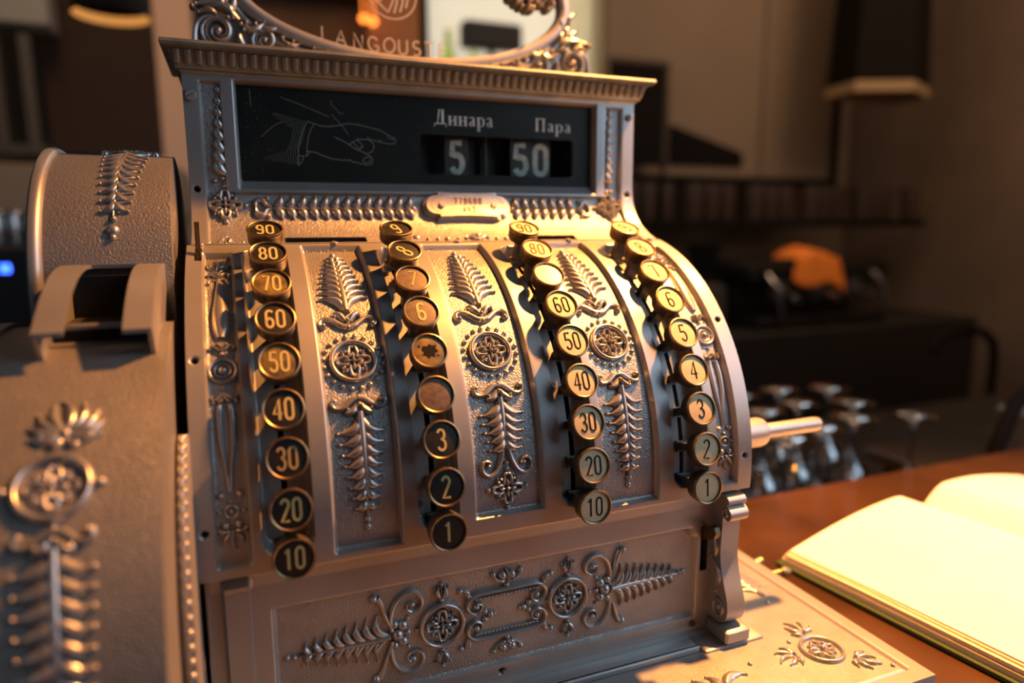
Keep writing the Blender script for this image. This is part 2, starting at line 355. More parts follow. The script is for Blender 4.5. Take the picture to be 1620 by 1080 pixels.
# bar counter the register stands on
m_ = MB(); m_.box(-2.6, 5.6, -2.2, 1.02, -0.70, -0.565, 0.012); m_.box(-2.5, 5.5, -1.9, 0.86, -4.76, -0.70)
tag(m_.build('bar_counter', WOOD), 'brown varnished wooden bar counter under the cash register and the open book', 'counter')
DARKTOP = mat('dark_worktop', (0.030, 0.022, 0.016), 0.35, noise=0.3, nscale=10)
m_ = MB(); m_.box(0.6, 9.6, 1.25, 3.9, -1.42, -1.30, 0.012); m_.box(0.7, 9.5, 1.35, 3.8, -4.76, -1.42)
tag(m_.build('back_worktop', DARKTOP), 'low dark worktop behind the bar holding the upturned wine glasses', 'worktop')

# ================================================================== CASH REGISTER
REG = thing('cash_register', 'ornate silver antique cash register with round numbered keys, on the wooden bar counter', 'cash register', W(0.5, 0.4, -0.56))
YC, ZC, RP = 0.69, 0.004, 0.627
def plate(u, v, h):
    a = v/RP; r = RP+h; return (u, YC-r*math.cos(a), ZC+r*math.sin(a))
XL, XR = -0.18, 1.19
# --- key plate
xs = np.linspace(XL, XR, 440); vs = np.linspace(R(-5)*RP, R(75.7)*RP, 300)
X, V = np.meshgrid(xs, vs, indexing='ij'); A = V/RP
P = np.stack([X, YC-RP*np.cos(A), ZC+RP*np.sin(A)], -1); Nn = np.stack([0*X, -np.cos(A), np.sin(A)], -1)
D = np.zeros_like(X); mi = np.zeros((len(xs)-1, len(vs)-1), int); Xc = (X[1:, 1:]+X[:-1, :-1])/2; Vc = (V[1:, 1:]+V[:-1, :-1])/2
rd = lambda a: R(a)*RP
PANELS = [(0.086, 0.237, rd(-4), rd(74.3)), (0.403, 0.579, rd(-1.5), rd(74.0)), (0.737, 0.900, rd(-4), rd(74.3)), (-0.146, -0.076, rd(-3.2), rd(70.5)), (1.078, 1.146, rd(-3.2), rd(70.5))]
for x0, x1, v0, v1 in PANELS:
    d = sdr(X, V, x0, x1, v0, v1); D = np.maximum(D, 0.017*step(d, 0.008)); mi[sdr(Xc, Vc, x0+.006, x1-.006, v0+.006, v1-.006) < 0] = 1
SLOTS = [(-0.058, 0.048), (0.270, 0.366), (0.622, 0.716), (0.942, 1.050)]; KX = [0.0, 0.3201, 0.6788, 1.0]
for (x0, x1), kx in zip(SLOTS, KX):
    v0, v1 = rd(-2.2), rd(72.0); d = sdr(X, V, x0, x1, v0, v1, 0.04); D = np.maximum(D, 0.046*step(d, 0.007)); mi[sdr(Xc, Vc, x0+.004, x1-.004, v0+.004, v1-.004, 0.04) < 0] = 2
    d2 = sdr(X, V, kx-0.011, kx+0.002, v0+0.02, v1-0.05); D = np.maximum(D, 0.075*step(d2, 0.003)*(d < -0.006)); mi[sdr(Xc, Vc, kx-0.010, kx+0.001, v0+.02, v1-.05) < 0] = 3
HOLES = [(-0.163, rd(37.0)), (-0.163, rd(4.2)), (1.167, rd(38.6)), (1.167, rd(3.6))]
for hx, hv in HOLES:
    d = np.hypot(X-hx, V-hv)-0.0095; D = np.maximum(D, 0.012*step(d, 0.005)); mi[np.hypot(Xc-hx, Vc-hv) < 0.0068] = 3
# small opening where the side lever passes
d = sdr(X, V, -0.160, -0.146, rd(66), rd(73)); D = np.maximum(D, 0.03*step(d, 0.004)); mi[sdr(Xc, Vc, -0.160, -0.146, rd(66), rd(73)) < 0] = 3
KP = sheet('key_plate', P, Nn, D, mi, [SILVER, GRAIN, SLOTF, BLACK], REG)

# --- ornament on the key plate
HF = -0.017
def pf(u, v, h): return plate(u, v, h+HF)
for (uc, lower) in ((0.161, 'palm'), (0.488, 'scroll'), (0.8155, 'palm')):
    k = 1.0 if uc != 0.488 else 1.05
    m_ = MB(pf); frond(m_, uc, 0.520, 0.752, 9, 0.062*k, 0.024, 0.0098, 0.0125, a=34, stem=0.0145, first=0.02); m_.build('palm_frond', RELIEF, KP)
    m_ = MB(pf); crest(m_, uc, 0.486, 0.070*k, 1, 0.010); m_.build('scroll_crest', RELIEF, KP)
    m_ = MB(pf)
    for i in range(20):
        a = 2*math.pi*i/20+0.157; m_.bead(uc+0.0665*math.cos(a), 0.383+0.0665*math.sin(a), 0.0066, 0.007, 8)
    m_.build('bead_circle', RELIEF, KP)
    m_ = MB(pf); ring(m_, uc, 0.383, 0.0485, 0.0062, 0.013, 40); m_.build('medallion_ring', RELIEF, KP)
    m_ = MB(pf); rosette(m_, uc, 0.383, 0.040, 0.0105); m_.build('medallion_rosette', RELIEF, KP)
    m_ = MB(pf); crest(m_, uc, 0.284, 0.064*k, -1, 0.010); m_.build('scroll_crest', RELIEF, KP)
    m_ = MB(pf)
    if lower == 'palm': frond(m_, uc, 0.262, 0.030, 8, 0.054, 0.024, 0.0115, 0.0125, a=40, stem=0.0125, first=0.06); m_.bead(uc, 0.004, 0.009, 0.008)
    else: frond(m_, uc, 0.262, 0.135, 5, 0.056, 0.040, 0.0115, 0.0125, a=40, stem=0.0115, first=0.06, tipbead=False)
    m_.build('palm_frond', RELIEF, KP)
    if lower == 'scroll':
        m_ = MB(pf)
        for sd in (-1, 1):
            pts = [(uc+sd*0.006, 0.150), (uc+sd*0.012, 0.118), (uc+sd*0.026, 0.090), (uc+sd*0.043, 0.080), (uc+sd*0.057, 0.088), (uc+sd*0.061, 0.103), (uc+sd*0.053, 0.115), (uc+sd*0.041, 0.112), (uc+sd*0.038, 0.102)]
            m_.ridge(pts, [.0065, .0065, .006, .006, .0055, .005, .0045, .004, .003], 0.010); m_.bead(uc+sd*0.044, 0.103, 0.006, 0.012)
        m_.bead(uc, 0.106, 0.006, 0.009); m_.build('scroll_pair', RELIEF, KP)
        m_ = MB(pf); rosette(m_, uc, 0.045, 0.040, 0.010)
        for k_ in range(4): m_.bead(uc+0.047*math.cos(k_*math.pi/2), 0.045+0.047*math.sin(k_*math.pi/2), 0.0065, 0.008)
        m_.build('square_rosette', RELIEF, KP)
for uc in (-0.111, 1.112):
    m_ = MB(pf); palmette(m_, uc, 0.700, math.pi/2, 0.048, 0.008, 5, 120); crest(m_, uc, 0.672, 0.027, 1, 0.008); m_.build('shell_crest', RELIEF, KP)
    m_ = MB(pf); q = [(uc, 0.655-0.019*i) for i in range(11)]
    m_.ridge(q, [.005, .006, .008, .010, .012, .0145, .017, .018, .018, .016, .010], [.007, .008, .009, .010, .011, .012, .013, .013, .012, .011, .009], ns=7)
    for sd in (-1, 1): m_.bead(uc+sd*0.022, 0.640, 0.006, 0.008); m_.ridge([(uc, .650), (uc+sd*.012, .655), (uc+sd*.021, .645)], .003, .006)
    m_.build('baluster_relief', RELIEF, KP)
    m_ = MB(pf)
    crest(m_, uc, 0.437, 0.028, 1, 0.008); m_.bead(uc, 0.423, 0.006, 0.008); m_.bead(uc, 0.341, 0.005, 0.008); crest(m_, uc, 0.322, 0.028, -1, 0.008); m_.build('scroll_crest', RELIEF, KP)
    m_ = MB(pf); ring(m_, uc, 0.383, 0.027, 0.005, 0.009, 28); m_.bead(uc, 0.383, 0.011, 0.012); ring(m_, uc, 0.383, 0.016, 0.003, 0.006, 24); m_.build('small_medallion', RELIEF, KP)
    m_ = MB(pf)
    for sd in (-1, 1):
        m_.ridge([(uc+sd*0.010, 0.305), (uc+sd*0.013, 0.27), (uc+sd*0.011, 0.22), (uc+sd*0.005, 0.17), (uc+sd*0.002, 0.125)], [.006, .0065, .0055, .004, .003], [.008, .009, .008, .006, .005])
        m_.bead(uc+sd*0.017, 0.118, 0.0075, 0.010); m_.bead(uc+sd*0.022, 0.312, 0.005, 0.007)
    m_.bead(uc, 0.104, 0.005, 0.007); m_.build('twin_stem_relief', RELIEF, KP)
    m_ = MB(pf); ring(m_, uc, 0.083, 0.0125, 0.003, 0.007, 20); m_.bead(uc, 0.083, 0.006, 0.009)
    for sd in (-1, 1): m_.bead(uc+sd*0.023, 0.083, 0.005, 0.007)
    palmette(m_, uc, 0.042, -math.pi/2, 0.040, 0.009, 5, 170)
    for sd in (-1, 1): m_.bead(uc+sd*0.012, 0.055, 0.009, 0.011); m_.bead(uc+sd*0.024, 0.045, 0.006, 0.009)
    m_.build('drop_palmette', RELIEF, KP)

# --- screws
sm = MB(); sm.lathe([(0.0, 0.006), (0.0075, 0.0055), (0.0095, 0.003), (0.0095, -0.004)], n=16); sm.v = [(a*S, b*S, c*S) for a, b, c in sm.v]
def slot_screw(parent, pos, nrm, k=1.0, ang=0.6, mt=BRASS, label=None):
    """round screw head with a cut slot"""
    g = MB(); r = 0.0098*k*S; n = 18
    for sd in (-1, 1):
        pts = [(r*math.cos(a), sd*max(r*0.13, abs(r*math.sin(a)))) for a in [math.pi*i/n for i in range(n+1)] if True]
        lo = [(x, y, -0.004*S) for x, y in pts]; hi = [(x, y, 0.003*S*k) for x, y in pts]; tp = [(x*0.8, y*0.8+sd*r*0.03, 0.0052*S*k) for x, y in pts]
        g.loft([lo, hi, tp], True, False); c = len(g.v)-len(tp); g.f.append(tuple(range(c, c+len(tp)))); g.mi.append(0)
    g.lathe([(r*0.98, -0.004*S), (r*0.98, 0.0005*S), (0.0, 0.0005*S)], n=16)
    o = g.build('screw', mt, parent, raw=True); q = Vector(nrm).to_track_quat('Z', 'Y'); o.rotation_mode = 'QUATERNION'
    o.rotation_quaternion = q @ Matrix.Rotation(ang, 3, 'Z').to_quaternion(); o.location = W(*pos)-org(parent)
    return o
def plate_screw(u, a, k=1, h=0.0, ang=0.6, mt=BRASS): slot_screw(KP, plate(u, rd(a), h), (0, -math.cos(R(a)), math.sin(R(a))), k, ang, mt)
for u, a, an in ((0.292, 65, 0.3), (0.645, 66, 0.2), (0.963, 66, 0.2), (0.648, 26, 1.2), (0.284, 2.5, 1.1), (0.640, 2.0, 1.0), (0.958, 5, 1.1)): plate_screw(u, a, 0.8, -0.045, an, BRASSD if a > 30 else STEEL)

# --- bezel around the indicator window, coved down to the key plate
prof = [(0.69, 1.075), (0.69, 0.772), (0.6865, 0.742), (0.676, 0.712), (0.656, 0.683), (0.626, 0.657), (0.592, 0.637), (0.560, 0.622), (0.537, 0.613)]
pp = np.array(prof)
def resample(p, step_):
    # smooth the lower cove, keep arc length
    out = [p[0]]; 
    for a, b in zip(p[:-1], p[1:]):
        n = max(1, int(round(np.hypot(*(b-a))/step_)))
        out += [a+(b-a)*i/n for i in range(1, n+1)]
    q = np.array(out)
    for _ in range(30):
        q[1:-1] = 0.25*q[:-2]+0.5*q[1:-1]+0.25*q[2:]
    return q
q = resample(pp, 0.0035); t = np.gradient(q, axis=0); t /= np.hypot(t[:, 0], t[:, 1])[:, None]
s_ = np.concatenate([[0], np.cumsum(np.hypot(*np.diff(q, axis=0).T))]); SE = s_[-1]
def bez_at(s):
    y = np.interp(s, s_, q[:, 0]); z = np.interp(s, s_, q[:, 1]); ty = np.interp(s, s_, t[:, 0]); tz = np.interp(s, s_, t[:, 1]); return y, z, tz, -ty
def sz(z): return 1.075-z    # arc length for the straight part
BL, BR = -0.170, 1.181
def bez(u, v, h, HB=-0.013):
    """v measured upward from the lower joint of the bezel"""
    y, z, ny, nz = bez_at(SE-v); hh = h+HB; return (u, y+hh*ny, z+hh*nz)
xs = np.linspace(BL, BR, 430); X, SS = np.meshgrid(xs, s_, indexing='ij')
Y = np.broadcast_to(q[:, 0], X.shape); Z = np.broadcast_to(q[:, 1], X.shape)
P = np.stack([X, Y, Z], -1); Nn = np.stack([0*X, np.broadcast_to(t[:, 1], X.shape), np.broadcast_to(-t[:, 0], X.shape)], -1)
Xc = (X[1:, 1:]+X[:-1, :-1])/2; Sc = (SS[1:, 1:]+SS[:-1, :-1])/2; mi = np.zeros(Xc.shape, int)
inner = sdr(X, SS, -0.077, 1.073, -0.1, sz(0.752)); outer = sdr(X, SS, -0.133, 1.138, sz(1.036), SE-0.006)
D = 0.013*step(np.maximum(outer, -inner), 0.007); mi[np.maximum(sdr(Xc, Sc, -0.128, 1.133, sz(1.031), SE-.010), -sdr(Xc, Sc, -0.082, 1.078, -0.1, sz(0.747))) < 0] = 1
op = sdr(X, SS, -0.049, 1.045, sz(1.043), sz(0.757)); opc = sdr(Xc, Sc, -0.041, 1.033, sz(1.033), sz(0.789))
low = np.clip((sz(0.757)-SS)/0.030, 0, 1)    # sloped sill at the bottom of the window
D = np.where(op < 0, np.minimum(0.032*step(op, 0.012), 0.032*low+0.0*D), D); keep = opc >= 0
sill = sdr(Xc, Sc, -0.049, 1.045, sz(0.790), sz(0.757)) < 0; mi[sill] = 1
for x0, x1 in ((0.055, 0.272), (0.772, 0.920)):
    d = sdr(X, SS, x0, x1, SE-0.062, SE-0.022); D = np.maximum(D, 0.05*step(d, 0.006)); mi[sdr(Xc, Sc, x0, x1, SE-0.062, SE-0.022) < 0.0] = 3
for hx in (-0.153, 1.160):
    d = np.hypot(X-hx, SS-sz(0.757))-0.010; D = np.maximum(D, 0.02*step(d, 0.005)); mi[np.hypot(Xc-hx, Sc-sz(0.757)) < 0.007] = 3
BZ = sheet('indicator_bezel', P, Nn, D, mi, [SILVER, GRAIN, SLOTF, BLACK], REG, keep)
slot_screw(BZ, (-0.152, 0.688, 0.995), (0, -1, 0), 1.5, 0.5, PLAQ); slot_screw(BZ, (1.160, 0.689, 1.005), (0, -1, 0), 1.1, 0.9, BRASSD)
for u, an in ((0.175, 0.2), (0.515, 0.4), (0.865, 0.1), (1.150, 0.2), (-0.15, 0)): plate_screw(u, 75.0, 0.95, 0.002, an, SILVER)

# --- bezel ornament: two laurel friezes, corner rosettes, side sprays, bead row
FV = SE-float(np.interp(-0.712, -q[:, 1], s_))      # frieze height measured from the joint
def laurel(m, u0, u1, n, flip=1):
    m.ridge([(u0+(u1-u0)*i/12, FV) for i in range(13)], 0.0035, 0.007)
    for i in range(n):
        t_ = (i+0.5)/n; u = u0+(u1-u0)*t_
        for sd in (-1, 1):
            leaf(m, u-flip*0.008, FV+sd*0.004, (0 if flip > 0 else math.pi)+sd*flip*R(52), 0.033, 0.0100, 0.013, 0.35, False, -sd*flip)
            m.bead(u+flip*0.010, FV+sd*0.024, 0.0045, 0.009, 6)
    m.bead(u1, FV, 0.008, 0.009)
m_ = MB(bez); laurel(m_, 0.035, 0.430, 13, 1); m_.build('laurel_frieze', RELIEF, BZ)
m_ = MB(bez); laurel(m_, 0.965, 0.745, 7, -1); m_.build('laurel_frieze', RELIEF, BZ)
for uc, sd in ((-0.086, 1), (1.088, -1)):
    m_ = MB(bez); rosette(m_, uc, FV+0.006, 0.044, 0.013)
    for a, b in ((0.052, 0), (-0.052*0.8, 0), (0, 0.050), (0, -0.050)): m_.bead(uc+a*sd, FV+0.006+b, 0.007, 0.009)
    m_.build('corner_rosette', RELIEF, BZ)
    m_ = MB(bez); c = uc+sd*0.088
    for s2 in (-1, 1):
        m_.ridge([(c-sd*0.012, FV), (c-sd*0.010, FV+s2*0.018), (c+sd*0.006, FV+s2*0.022), (c+sd*0.016, FV+s2*0.008), (c+sd*0.028, FV+s2*0.002)], [.004, .008, .008, .006, .003], 0.011)
        m_.bead(c+sd*0.020, FV+s2*0.026, 0.007, 0.011)
    m_.build('bow_knot', RELIEF, BZ)
    m_ = MB(bez); us = uc-0.0055*sd if sd > 0 else uc+0.006
    v = FV+0.088
    ue = -0.088 if sd > 0 else 1.094
    for i in range(8):
        k = 1-0.075*i; leaf(m_, ue+0.010, v+0.030*i, R(100)+0.45, 0.046*k, 0.0140*k, 0.0150*k, 0.45, False, 1); m_.bead(ue+0.012, v+0.030*i+0.004, 0.0045, 0.009, 6)
    for a, b in ((0, -0.012), (-0.020, -0.018), (0.010, -0.030)): m_.bead(ue+a, v+b, 0.0075, 0.010)
    m_.build('side_spray', RELIEF, BZ)
m_ = MB(bez)
for i, u in enumerate([0.445, 0.475, 0.503, 0.535, 0.655, 0.685, 0.715]): m_.bead(u, 0.042, 0.006+0.0015*(i % 3), 0.008)
rosette(m_, 0.595, 0.045, 0.022, 0.008); crest(m_, 0.595, 0.045, 0.040, 1, 0.007); m_.bead(0.415, 0.058, 0.012, 0.006); m_.bead(0.755, 0.058, 0.012, 0.006)
m_.build('bead_row', RELIEF, BZ)
for uc in (-0.09, 1.09):
    m_ = MB(bez); tulip(m_, uc, 0.060, -1, 0.045, 0.007)
    for sd in (-1, 1): m_.ridge([(uc+sd*.006, .03), (uc+sd*.02, .022), (uc+sd*.036, .028)], .004, .006); m_.bead(uc+sd*.04, .032, .006, .007)
    m_.build('foot_tulip', RELIEF, BZ)

# --- serial number plaque, scalloped ends
PV = FV+0.004; pc = 0.596
def plaque_outline(k):
    a, b = 0.092*k, 0.043*k; o = []
    half = [(-a, b)]+[( -a+(2*a)*i/8, b-0.005*math.sin(math.pi*i/8)) for i in range(1, 8)]+[(a, b)]
    end = [(a, b-0.010*k), (a+0.012*k, b-0.012*k)]+[(a+0.012*k+0.026*k*math.cos(R(t_)), (b-0.012*k)*math.sin(R(t_))) for t_ in (70, 45, 22, 0, -22, -45, -70)]+[(a+0.012*k, -b+0.012*k), (a, -b+0.010*k)]
    o = half+end+[(-x, -y) for x, y in half]+[(-x, -y) for x, y in end]
    return o
m_ = MB(lambda u, v, h: bez(u, v, h))
for k, h0, h1 in ((1.06, -0.003, 0.012), (1.0, 0.010, 0.021)):
    po = plaque_outline(k); lo = [(pc+x, PV+y, h0) for x, y in po]; hi = [(pc+x, PV+y, h1) for x, y in po]; n = len(po); m_.loft([lo, hi], True)
    c0 = len(m_.v); m_.add([(pc+x, PV+y, h1) for x, y in po]+[(pc+x*0.5, PV+y*0.5, h1+0.001) for x, y in po]+[(pc, PV, h1+0.001)], [(i, (i+1) % n, n+(i+1) % n, n+i) for i in range(n)]+[(n+i, n+(i+1) % n, 2*n) for i in range(n)])
PQ = m_.build('serial_plaque', PLAQ, REG); PQ['label'] = 'scalloped plaque stamped 778688 and 412'
m_ = MB(bez); m_.ridge([(pc+x, PV+y, ) for x, y in plaque_outline(0.88)], 0.0009, 0.0222, closed=True, base=0.020); 
word(m_, '778688', pc, PV+0.014, 0.019, 0.020, 0.0050, 0.0019, 0.0232); word(m_, '412', pc, PV-0.017, 0.019, 0.020, 0.0050, 0.0019, 0.0232)
m_.build('plaque_stamping', PLINK, PQ)
for sd in (-1, 1):
    y, z, ny, nz = bez_at(SE-PV); slot_screw(PQ, (pc+sd*0.083, y+0.010*ny, z+0.010*nz), (0, ny, nz), 1.0, 0.5 if sd < 0 else 0.9, SILVER)

# --- indicator window
m_ = MB(); 
ID = REG
m_.box(-0.052, 0.463, 0.716, 0.722, 0.76, 1.05); m_.box(0.970, 1.048, 0.716, 0.722, 0.76, 1.05); m_.box(0.463, 0.970, 0.716, 0.722, 0.928, 1.05); m_.box(0.463, 0.970, 0.716, 0.722, 0.76, 0.812)
for cx, cz, sx, s2 in ((0.463, 0.812, 1, 1), (0.970, 0.812, -1, 1), (0.463, 0.928, 1, -1), (0.970, 0.928, -1, -1)):
    r = 0.012; pl = [(cx, cz)]+[(cx+sx*(r-r*math.sin(a)), cz+s2*(r-r*math.cos(a))) for a in [math.pi/2*i/5 for i in range(6)]]
    m_.loft([[(x, 0.716, z) for x, z in pl], [(x, 0.722, z) for x, z in pl]], True, True)
IP = m_.build('indicator_panel', PANE, REG); IP['label'] = 'black painted indicator panel with etched pointing hand'
m_ = MB(); m_.box(0.45, 0.98, 0.80, 0.81, 0.77, 0.96); m_.box(0.45, 0.46, 0.722, 0.80, 0.77, 0.96); m_.box(0.97, 0.98, 0.722, 0.80, 0.77, 0.96)
m_.build('indicator_recess', FLAG, REG)
m_ = MB(); m_.box(-0.05, 1.046, 0.7075, 0.7095, 0.785, 1.046); m_.build('indicator_glass', GLASS, REG)
fl = lambda u, v, h: (u, 0.7158-h, v)
ART = {'hand':[[(0.16,0.942),(0.181,0.936),(0.207,0.937),(0.233,0.942),(0.256,0.947),(0.283,0.945),(0.313,0.939),(0.343,0.933),(0.366,0.921),(0.387,0.912),(0.391,0.905),(0.386,0.897),(0.369,0.895),(0.342,0.9),(0.311,0.906)],[(0.365,0.919),(0.37,0.911),(0.387,0.907)],[(0.311,0.906),(0.294,0.905),(0.279,0.903),(0.264,0.897),(0.255,0.89)],[(0.308,0.913),(0.31,0.906),(0.323,0.894),(0.326,0.883),(0.319,0.872),(0.306,0.865)],[(0.214,0.908),(0.234,0.9),(0.255,0.888),(0.272,0.877),(0.296,0.868),(0.315,0.858),(0.321,0.848),(0.317,0.836),(0.302,0.833),(0.285,0.837),(0.268,0.841)],[(0.315,0.858),(0.296,0.853),(0.291,0.845),(0.3,0.839),(0.312,0.842),(0.313,0.852)],[(0.279,0.903),(0.294,0.885),(0.281,0.874)],[(0.294,0.885),(0.272,0.878)],[(0.255,0.89),(0.267,0.879)],[(0.264,0.897),(0.277,0.884)],[(0.137,0.867),(0.158,0.864),(0.183,0.854),(0.206,0.847),(0.225,0.846),(0.232,0.843),(0.239,0.847),(0.247,0.843),(0.254,0.847),(0.262,0.84),(0.272,0.841)],[(0.281,0.91),(0.278,0.903)],[(0.342,0.906),(0.343,0.901)]],
'cuff':[[(0.16,0.942),(0.15,0.927),(0.141,0.904),(0.137,0.879),(0.135,0.853)],[(0.14,0.947),(0.129,0.926),(0.12,0.9),(0.114,0.875),(0.112,0.854)],[(0.14,0.947),(0.149,0.946),(0.16,0.942)],[(0.112,0.854),(0.126,0.852),(0.135,0.853),(0.145,0.864)],[(0.126,0.852),(0.122,0.837),(0.111,0.827)],[(0.112,0.854),(0.111,0.827)]],
'scratch':[[(0.072,1.009),(0.117,0.994),(0.164,0.977),(0.201,0.963)],[(0.207,1.008),(0.211,0.994),(0.222,0.986),(0.231,0.973),(0.241,0.975)],[(0.208,0.97),(0.236,0.941),(0.253,0.916)],[(0.017,0.901),(0.036,0.919),(0.055,0.935),(0.075,0.943)],[(-0.007,1.025),(-0.005,0.98)]]}
m_ = MB(fl)
for L in ART['hand']: m_.ridge(L, 0.00085, 0.0006, flat=True, base=-0.0002)
m_.build('pointing_hand_drawing', ETCH, IP)
m_ = MB(fl)
for L in ART['cuff']: m_.ridge(L, 0.0008, 0.0006, flat=True, base=-0.0002)
for i in range(14):      # hatched sleeve: nested curved strokes
    k = i/13; xt = 0.140-0.080*k; xb = 0.111-0.092*k; zt = 0.947+0.019*k; zb = 0.827+0.015*k
    top_ = [(xt-0.012*math.sin(t_*math.pi/2)-0.0*k, zt-(0.947-0.905)*(1-0.85*k)*t_) for t_ in (0, .33, .66, 1)]
    bot_ = [(xb+0.003*(1-t_), zb+0.050*(1-0.93*k)*t_) for t_ in (0, .5, 1)]
    m_.ridge(top_, 0.0004, 0.0006, flat=True, base=-0.0002); m_.ridge(bot_, 0.0004, 0.0006, flat=True, base=-0.0002)
    if i < 5: m_.ridge([top_[-1], (0.5*(top_[-1][0]+bot_[-1][0]), 0.885), bot_[-1]], 0.0004, 0.0006, flat=True, base=-0.0002)
m_.build('sleeve_drawing', ETCH, IP)
m_ = MB(fl)
for L in ART['scratch']: m_.ridge(L, 0.0013, 0.0005, flat=True, base=-0.0002)
random.seed(5)
for i in range(110):
    u = random.choice([random.uniform(-0.04, 0.06), random.uniform(-0.04, 0.44), random.uniform(-0.04, 0.02)]); v = random.uniform(0.80, 1.03); r = random.uniform(0.0004, 0.0012)
    m_.ridge([(u-r, v), (u+r, v)], r, 0.0005, flat=True, base=-0.0002)
m_.build('panel_scratches', ETCHD, IP)
# serif lettering drawn as thick and thin strokes; cell: x-height .62, cap 1
def serif(m, strokes, u, v, h):
    for st in strokes:
        (pts, w) = st; m.ridge([(u+a*h, v+b*h) for a, b in pts], [w*h] * len(pts) if not isinstance(w, list) else [k*h for k in w], 0.0007, flat=True, base=-0.0002)
TH, TN = 0.075, 0.022
def stem_(x, y0, y1): return [([(x, y0), (x, y1)], TH), ([(x-.13, y1-.01), (x+.13, y1-.01)], TN), ([(x-.13, y0+.01), (x+.13, y0+.01)], TN)]
cyr = {
 'Д': (0.98, [([(.62, .10), (.62, .98)], TH), ([(.24, .10), (.36, .98)], [.03, .04]), ([(.30, .98), (.74, .98)], TN), ([(.02, .08), (.86, .08)], .03), ([(.04, .10), (.01, -.14)], TN), ([(.84, .10), (.87, -.14)], TN)]),
 'П': (0.92, stem_(.17, 0, .98)+stem_(.67, 0, .98)+[([(.1, .97), (.75, .97)], .03)]),
 'и': (0.76, stem_(.16, 0, .62)+stem_(.56, 0, .62)+[([(.18, .12), (.54, .50)], TN)]),
 'н': (0.76, stem_(.16, 0, .62)+stem_(.56, 0, .62)+[([(.16, .32), (.56, .32)], TN)]),
 'а': (0.62, [([(.10, .52), (.18, .60), (.32, .61), (.40, .50), (.40, .08), (.52, .02)], [.03, .02, .03, TH*.9, TH*.9, .02]), ([(.40, .36), (.22, .30), (.12, .16), (.18, .03), (.30, .03), (.40, .14)], [TN, TN, .055, .03, .02, TN])]),
 'р': (0.70, stem_(.16, -.30, .60)+[([(.17, .48), (.30, .61), (.44, .58), (.54, .44), (.54, .18), (.44, .03), (.30, 0), (.17, .12)], [TN, .02, .03, TH*.8, TH*.8, .03, .02, TN])])}
def cyrword(m, txt, u, v, h, wtot):
    adv = sum(cyr[c][0] for c in txt)*h; k = wtot/adv; x = u
    for c in txt:
        w, st = cyr[c]; serif(m, [([(a*k, b) for a, b in p], wi) for p, wi in st], x, v, h); x += w*h*k
m_ = MB(fl); cyrword(m_, 'Динара', 0.508, 0.957, 0.044, 0.190); lt = m_.build('lettering', LETW, IP); lt['label'] = 'grey white serif lettering reading Динара'
m_ = MB(fl); cyrword(m_, 'Пара', 0.836, 0.952, 0.040, 0.130); lt = m_.build('lettering', LETW, IP); lt['label'] = 'grey white serif lettering reading Пара'
def flag(x0, x1, txt, wd, hw):
    fo = MB(); fo.box(x0, x1, 0.748, 0.752, 0.79, 0.945, 0.001); f_ = fo.build('indicator_flag', FLAG, REG)
    g = MB(lambda u, v, h: (u, 0.748-h, v)); 
    n = len(txt)
    for i, ch in enumerate(txt):
        c = x0+(x1-x0)*(i+0.5)/n
        for st in GL[ch]: g.ridge([(c+(a-0.25)*wd, 0.866+(b-0.5)*0.088) for a, b in st], hw, 0.0012, flat=True, base=-0.0002)
    g.build('indicator_numeral', FLAGN, f_); f_['label'] = 'indicator flag showing '+txt
flag(0.548, 0.625, '5', 0.085, 0.0088); flag(0.765, 0.905, '50', 0.092, 0.0090)
for x in (0.69,): 
    m_ = MB(); m_.box(x-0.004, x+0.004, 0.77, 0.79, 0.80, 0.94); m_.build('indicator_guide', BRASSD, REG)

# --- body behind the castings
m_ = MB(); bodyp = [(0.135, -0.47), (0.135, -0.04)]+[(YC-(RP-0.085)*math.cos(R(a)), ZC+(RP-0.085)*math.sin(R(a))) for a in (0, 10, 20, 30, 40, 50, 60, 68)]+[(0.60, 0.56), (0.66, 0.60), (0.85, 0.60), (0.85, 0.80), (0.85, 1.06), (0.99, 1.06), (0.99, -0.47)]
m_.prism(bodyp, -0.168, 1.178); m_.build('body_shell', mat('body_dark_enamel', (0.16, 0.15, 0.14), 0.5, 0.5), REG)
sidep = [(0.125, -0.47), (0.095, -0.05)]+[(YC-(RP-0.03)*math.cos(R(a)), ZC+(RP-0.03)*math.sin(R(a))) for a in range(0, 76, 5)]+[(0.62, 0.62), (0.70, 0.70), (0.72, 0.78), (0.72, 1.065), (1.0, 1.065), (1.0, -0.47)]
for x0, x1 in ((-0.172, -0.165), (1.172, 1.180)):
    m_ = MB(); m_.prism(sidep, x0, x1); m_.build('side_panel', SILVER, REG)

